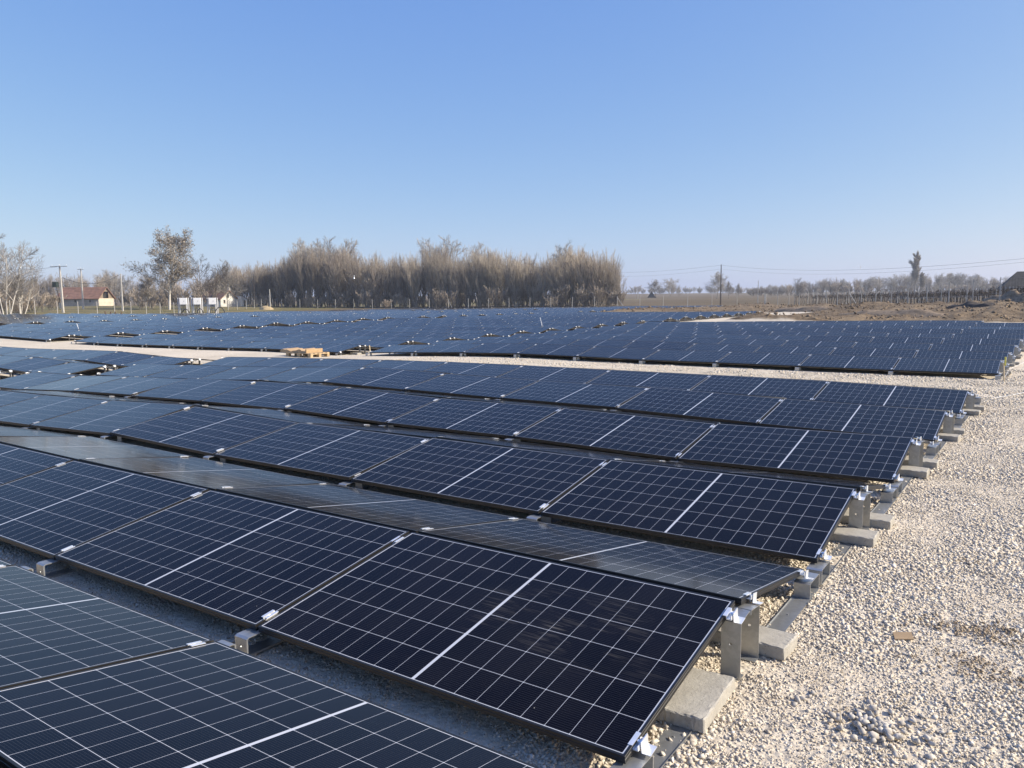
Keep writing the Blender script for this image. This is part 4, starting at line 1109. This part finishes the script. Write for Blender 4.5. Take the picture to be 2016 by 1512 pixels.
o = empty('farm_building', (p[0], p[1], zb)); o.rotation_euler = (0, 0, face_cam_rot(2016, R(6))); tag(o, 'farm building with dark hipped thatch roof cut by the right edge', 'building')
MB().box((3.1, 1.5, .7), (9.4, 5.4, 2.4)).build('wall', M['planks'], o)
MB().add([(-2.7, -1.6, 1.75), (8.9, -1.6, 1.75), (8.9, 4.6, 1.75), (-2.7, 4.6, 1.75), (-.9, 1.5, 3.75), (6.9, 1.5, 3.75), (-2.7, -1.6, 1.6), (8.9, -1.6, 1.6), (8.9, 4.6, 1.6), (-2.7, 4.6, 1.6)],
         [(0, 1, 5, 4), (1, 2, 5), (2, 3, 4, 5), (3, 0, 4), (6, 9, 8, 7), (0, 6, 7, 1), (1, 7, 8, 2), (2, 8, 9, 3), (3, 9, 6, 0)]).build('roof', M['roofdark'], o)
w__ = MB().box((1.2, -1.23, 1.0), (.8, .06, .9)).build('window', M['void'], o); MB().box((1.2, -1.26, 1.5), (1.0, .08, .08)).box((1.2, -1.26, .5), (1.0, .08, .08)).build('frame', M['planks'], w__)
p = px_point(1797, 170); b = MB().box((0, 0, .55), (5.0, 2.2, 1.1)).box((0, 0, 1.15), (5.2, 2.4, .12)); o = b.build('shed', M['plaster_g']); o.location = (p[0], p[1], Hs(*p)); o.rotation_euler = (0, 0, -YAW); tag(o, 'low pale flat shed below the slim poplar', 'shed')
p = px_point(1283, 360); o = empty('ruined_shed', (p[0], p[1], Hs(*p))); o.rotation_euler = (0, 0, -YAW*0+.4); tag(o, 'small dark tent-roofed shed beside the pair of round trees', 'shed')
MB().prism([(-1.9, 0), (1.9, 0), (0, 2.9)], -2, 2).build('roof', M['roofdark'], o)
MB().box((0, 0, .4), (3.0, 3.6, .9)).build('wall', M['planks'], o)
# ------------------------------------------------------------ vineyard beyond the right fence
M['vine'] = mat_new('dark_vines', (.07, .052, .04), .9, 0, .25, 2)
def vineyard():
    for r_ in range(9):
        off = 4+r_*2.6; x0, x1 = 1512+r_*2, 2075
        pts = []
        for i in range(60):
            x = x0+(x1-x0)*i/59; D = RF(min(x, 2080)); p = px_point(x, D)
            a = px_point(1505, 125); b = px_point(2080, 51); t = (b-a)/np.linalg.norm(b-a); n_ = np.array([-t[1], t[0]])
            if n_[0] < 0: n_ = -n_
            q = p+n_*off; pts.append(q)
        A, B = Vector((*pts[0], 0)), Vector((*pts[-1], 0)); L = (B-A).length
        base = A.lerp(B, .5); base.z = Hs(base.x, base.y)
        o = empty('vineyard_row', base)
        tag(o, f"leafless vineyard row on posts, {ORD[r_]} behind the right fence", 'vineyard row', 'vineyard rows beyond the right fence')
        d = (B-A).normalized(); k = 0; s = 0.0; vb = MB(); wb = MB(); npst = 0
        while s < L:
            q = A+d*s; q.z = Hs(q.x, q.y); rel = q-base
            if k % 5 == 0 and npst < 28:
                MB().box((0, 0, .85), (.07, .07, 1.9), taper=.85).build('post', M['post'], o, mat=Matrix.Translation(rel)); npst += 1
            if s < 95:
                # one gnarled vine: trunk and arching canes
                p0 = rel+Vector((rnd.uniform(-.05, .05), rnd.uniform(-.05, .05), 0)); hh = rnd.uniform(.8, 1.15)
                vb.tube([p0, p0+Vector((rnd.uniform(-.07, .07), rnd.uniform(-.07, .07), hh*.5)), p0+Vector((rnd.uniform(-.1, .1), 0, hh))], [.045, .035, .03], 4, cap=False)
                for c in range(7):
                    sg = rnd.choice((-1, 1)); ln = rnd.uniform(.4, .95); z1 = hh+rnd.uniform(.1, .55)
                    a_ = p0+Vector((0, 0, hh)); m_ = a_+d*sg*ln*.45+Vector((rnd.uniform(-.15, .15), rnd.uniform(-.15, .15), z1-hh)); e_ = a_+d*sg*ln+Vector((rnd.uniform(-.2, .2), rnd.uniform(-.2, .2), rnd.uniform(-.15, .35)))
                    vb.tube([a_, m_, e_], [.018, .015, .009], 3, cap=False)
            s += .95; k += 1
        vb.build('vines', M['vine'], o)
        for zz in (.8, 1.35):
            wb.tube([Vector((A.x, A.y, Hs(A.x, A.y)+zz))-base, Vector((0, 0, zz)), Vector((B.x, B.y, Hs(B.x, B.y)+zz))-base], .005, 3, cap=False)
        wb.build('trellis_wire', M['wire'], o)
vineyard()
#SMALL
# ------------------------------------------------------------ small things
M['cardboard'] = mat_new('cardboard', (.42, .29, .16), .85, 0, .12, 6)
M['pallet'] = mat_new('raw_pallet_wood', (.45, .33, .19), .85, 0, .2, 9)
M['white_paint'] = mat_new('white_painted_steel', (.75, .76, .77), .45, 0, .05)
M['yellow'] = mat_new('yellow_mark', (.45, .42, .08), .6)
M['earth'] = mat_new('dug_earth', (.21, .155, .10), .95, 0, .35, 5, .6, 30)
M['stake'] = mat_new('pale_wood_stake', (.55, .45, .30), .85, 0, .15, 9)
def gh(x, y): p = ground_hit(x, y); return Vector(p)
# pallet with flattened cardboard on the lane
c = gh(606, 702); c2 = gh(652, 704)
o = empty('pallet', c); ang = math.atan2((c2-c).y, (c2-c).x); o.rotation_euler = (0, 0, ang); tag(o, 'wooden pallet lying on the gravel lane', 'pallet')
for y in (-.36, 0, .36):
    MB().box((0, y, .011), (1.2, .10, .022)).build('bottom_board', M['pallet'], o)
    for x in (-.53, 0, .53): MB().box((x, y, .061), (.14, .10, .078)).build('block', M['pallet'], o)
for x in (-.53, 0, .53): MB().box((x, 0, .111), (.14, .82, .022)).build('stringer_board', M['pallet'], o)
for y in (-.35, -.175, 0, .175, .35): MB().box((0, y, .133), (1.2, .12, .022)).build('deck_board', M['pallet'], o)
b = MB(); n = 12
top = [(-.95+i*1.25/n, .075+.03*math.sin(i*.9)+.015*math.sin(i*2.3)) for i in range(n+1)]
for i in range(n):
    (x0, z0), (x1, z1) = top[i], top[i+1]
    b.add([(x0, -.36, .0), (x1, -.36, .0), (x1, .34, .0), (x0, .34, .0), (x0, -.34, z0), (x1, -.34, z1), (x1, .32, z1*1.1), (x0, .32, z0*1.1)], [(0, 3, 2, 1), (4, 5, 6, 7), (0, 1, 5, 4), (1, 2, 6, 5), (2, 3, 7, 6), (3, 0, 4, 7)])
b.box((.33, -.02, .06), (.06, .70, .13), rot=(0, .08, 0))
o2 = b.build('cardboard_sheets', M['cardboard']); o2.location = c+Vector((0, 0, .146)); o2.rotation_euler = (0, 0, ang); tag(o2, 'crumpled brown cardboard piled on the wooden pallet', 'cardboard')
def rod(name, xy0, xy1, r, mat, label, cat, bend=0.0, foot=None):
    p = gh(*xy0); d = np.dot(np.array(p)-CAMP, _fw); q = CAMP+(_fw+_r2*(xy1[0]-1008)/F_PX-_u2*(xy1[1]-756)/F_PX)*d
    q = Vector(q); m = p.lerp(q, .55)+Vector((_r2*bend))
    b = MB().tube([(0, 0, -.05), (m-p)*.5+Vector((0, 0, 0)), m-p, q-p], r, 6)
    if foot: b.box((0, 0, .02), foot)
    o = b.build(name, M[mat]); o.location = p; tag(o, label, cat); return o
rod('stake', (670, 697), (667, 683), .028, 'post', 'short pale stake with block foot right of the pallet', 'stake', foot=(.22, .16, .07))
rod('stake', (729, 697), (727, 680), .022, 'stake', 'wooden stake left in the first gap beside the pallet', 'stake')
o = rod('marking_stake', (1977, 752), (1976, 714), .016, 'stake', 'wooden stake with yellow top at the right end of the first far row', 'stake')
p = gh(1977, 752); MB().tube([(0, 0, .33), (0, 0, .50)], .018, 6).build('painted_top', M['yellow'], o)
rod('survey_rod', (1068, 653), (1063, 625), .018, 'white_paint', 'thin bent white rod standing between far rows', 'rod', bend=.03)
rod('survey_rod', (157, 654), (151, 637), .016, 'white_paint', 'thin leaning white rod among the far left rows', 'rod')
a, b_ = gh(1952, 788), gh(2030, 773); m = gh(1985, 780)
m = (a+b_)/2; o = MB().tube([(a-m)+Vector((0, 0, .03)), (0, 0, .02), (b_-m)+Vector((0, 0, .03))], .0035, 5).build('white_string', M['white_paint']); o.location = m; tag(o, 'white string lying on the gravel near the right edge', 'string')
a = gh(1995, 742); c_ = gh(1977, 750); m = gh(1986, 746)
o = MB().tube([c_-m+Vector((0, 0, .06)), Vector((0, 0, .2)), a-m+Vector((.2, 1.4, .25))], .003, 4).build('white_string', M['white_paint']); o.location = m; tag(o, 'white string tied from the yellow-topped stake', 'string')
# cardboard scrap and patches of brown earth on the gravel
p = gh(1778, 1258); o = MB().box((0, 0, .016), (.085, .06, .006), rot=(.18, -.12, .3)).build('cardboard_scrap', M['cardboard']); o.location = p; tag(o, 'small torn piece of brown cardboard on the gravel', 'cardboard')
rs = np.random.RandomState(12); U, Vv, S = [], [], []
for x, y, sx, sy, n in ((1935, 1252, .16, .05, 150), (1915, 1240, .06, .03, 60), (1918, 1308, .07, .07, 90), (2005, 1345, .17, .04, 160), (1985, 1245, .08, .03, 60), (1905, 1108, .06, .02, 30)):
    q = gh(x, y); n = int(n*.9); U.append(q.x+rs.normal(0, sx, n)); Vv.append(q.y+rs.normal(0, sy, n)); S.append(rs.uniform(.003, .009, n))
o = stones('earth_crumbs', np.concatenate(U), np.concatenate(Vv), np.concatenate(S), 2, .5, zoff=np.full(sum(map(len, U)), .008)); o.data.materials[0] = mat_new('smeared_earth', (.33, .26, .18), .95, 0, .25, 9); tag(o, kind='stuff')
# clods of dug earth on the right
n = 42000; U = rs.uniform(-46, 24, n); Vv = rs.uniform(41, 118, n)
k = (in_gravel(U, Vv) < .5)&(fence_side_right(U, Vv) < -.5)&(rs.uniform(0, 1, n) < vnoise(U*.25, Vv*.25, 40)*1.2)
U, Vv = U[k], Vv[k]; S = .03+.10*rs.uniform(0, 1, len(U))**4
o = stones('earth_clods', U, Vv, S, 6, .15); o.data.materials[0] = M['earth']; tag(o, kind='stuff')
def heap(name, x, D, w_, d_, h, mat, label, seed=1):
    p = px_point(x, D); n = 26; V = []; F = []
    for i in range(n+1):
        for j in range(n+1):
            a_, b2 = i/n*2-1, j/n*2-1; r = max(0, 1-(a_*a_+b2*b2)); xx, yy = a_*w_/2, b2*d_/2
            nz = float(vnoise(np.array([xx*1.4+seed*9]), np.array([yy*1.4]), seed)[0])*.7+float(vnoise(np.array([xx*4.1]), np.array([yy*4.1+seed]), seed+1)[0])*.45
            V.append((xx, yy, -.15+h*(r**.8)*(.45+.75*nz)))
    for i in range(n):
        for j in range(n): q = i*(n+1)+j; F.append((q, q+n+1, q+n+2, q+1))
    o = np_mesh(name, V, F, mat); ob = link(name, o); ob.location = (p[0], p[1], Hs(*p)); ob.rotation_euler = (0, 0, -YAW*-1); tag(ob, label, 'earth heap'); return ob
M['earth_dark'] = mat_new('dark_topsoil', (.06, .045, .034), .95, 0, .35, 3, .8, 14)
M['straw'] = mat_new('dry_straw', (.42, .32, .17), .95, 0, .25, 4, .6, 20)
heap('earth_heap', 1925, 52, 5.5, 1.6, .55, M['earth_dark'], 'long dark heap of topsoil near the right edge before the fence', 3)
heap('earth_heap', 1880, 60, 15, 1.6, .35, M['earth_dark'], 'low dark ridge of soil at the foot of the right fence', 4)
heap('earth_heap', 1760, 50, 10, 2.6, .5, M['earth'], 'brown earth heap behind the last right-hand panel row', 6)
heap('earth_heap', 1600, 66, 12, 3, .6, M['earth'], 'broad brown earth heap left of the leaning fence brace', 7)
heap('earth_heap', 1990, 63, 6, 3, 1.1, M['earth'], 'tan earth heap at the far right below the farm building', 8)
heap('straw_heap', 528, 158, 9, 3, .8, M['straw'], 'low heap of dry straw at the corner of the back fence', 5)
# dry weed stem
p = gh(1655, 1440); o = MB().tube([(0, 0, 0), (-.01, .02, .10), (.0, .05, .19), (-.03, .07, .26)], [.0025, .002, .0015, .001], 4).build('dry_stem', M['stake']); o.location = p; tag(o, 'single thin dry weed stem rising from the gravel', 'weed')
# switch cabinets on frames at the far left
def cabinet(x, D, w_, label, wide):
    p = px_point(x, D); z = Hs(*p); o = empty('switch_cabinet', (p[0], p[1], z)); o.rotation_euler = (0, 0, YAW*-1+.33); tag(o, label, 'cabinet', 'white switch cabinets on steel frames')
    for sx in (-1, 1):
        MB().box((sx*wide/2, .1, 1.15), (.12, .12, 2.5)).build('leg', M['white_paint'], o)
        MB().box((sx*wide/2+.22*sx, .3, 1.15), (.08, .08, 2.5)).build('leg', M['white_paint'], o)
    MB().box((0, .1, .75), (wide, .08, .08)).build('cross_rail', M['galv'], o)
    k = MB().box((0, -.12, 1.92), (w_, .34, .92)).build('cabinet_body', M['white_paint'], o)
    MB().box((0, -.30, 1.92), (w_-.08, .02, .84)).build('door', M['white_paint'], k); MB().box((w_*.12, -.32, 1.92), (.10, .03, .05)).build('handle', M['dark'], k)
    for i in range(3): MB().tube([(-.15+.15*i, -.1, 1.46), (-.15+.17*i, -.12, 1.0), (-.3+.3*i, -.2, .4), (-.35+.35*i, -.2, -.05)], .035, 5).build('cable', M['cable'], o)
cabinet(366, 110, .95, 'white switch cabinet on a steel frame, leftmost of the three', .95)
cabinet(393, 109, .95, 'white switch cabinet on a steel frame, middle one of the three', .95)
cabinet(423, 110, 1.0, 'white switch cabinet on a steel frame, rightmost of the three', .9)
for x0, x1, y, lab in ((427, 447, 605, 'right of the rightmost switch cabinet'), (392, 405, 608, 'under the middle switch cabinet'), (362, 378, 609, 'under the leftmost switch cabinet')):
    A_, B_ = px_point(x0, 107), px_point(x1, 107); A3 = Vector((*A_, Hs(*A_))); B3 = Vector((*B_, Hs(*B_))); m = (A3+B3)/2; hh = (px_row(m[:2], m.z)-y)*107/F_PX
    pts = [A3.lerp(B3, (1-math.cos(math.pi*i/12))/2)+Vector((0, 0, hh*math.sin(math.pi*i/12)))-m for i in range(13)]
    o = MB().tube(pts, .06, 6).build('cable_loop', M['cable']); o.location = m; tag(o, f'thick black cable loop arching {lab}', 'cable')
for i, x in enumerate((212, 222.6, 231.5, 243.5)):
    p = px_point(x, 97); o = MB().box((0, 0, .25), (.10, .06, .7)).box((0, .05, .25), (.04, .06, .7)).build('steel_profile', M['rust']); o.location = (p[0], p[1], Hs(*p)); tag(o, f"short rusty steel profile in the ground, {ORD[i]} from the left of four", 'steel profile', 'rusty steel profiles before the left fence')
# ------------------------------------------------------------ haze: the spring air between here and the far trees
hz = MB().box((0, 1250, 11.5), (6200, 4100, 27)).mesh('haze', bpy.data.materials.new('haze'))
hm = hz.materials[0]; hm.use_nodes = True; ht = hm.node_tree
for n_ in list(ht.nodes):
    if n_.type == 'BSDF_PRINCIPLED': ht.nodes.remove(n_)
pv = ht.nodes.new('ShaderNodeVolumePrincipled'); pv.inputs['Color'].default_value = (.80, .88, 1.0, 1); pv.inputs['Density'].default_value = HAZE; pv.inputs['Anisotropy'].default_value = 0.2
ht.links.new(pv.outputs[0], ht.nodes['Material Output'].inputs['Volume'])
tag(link('haze', hz), kind='stuff')
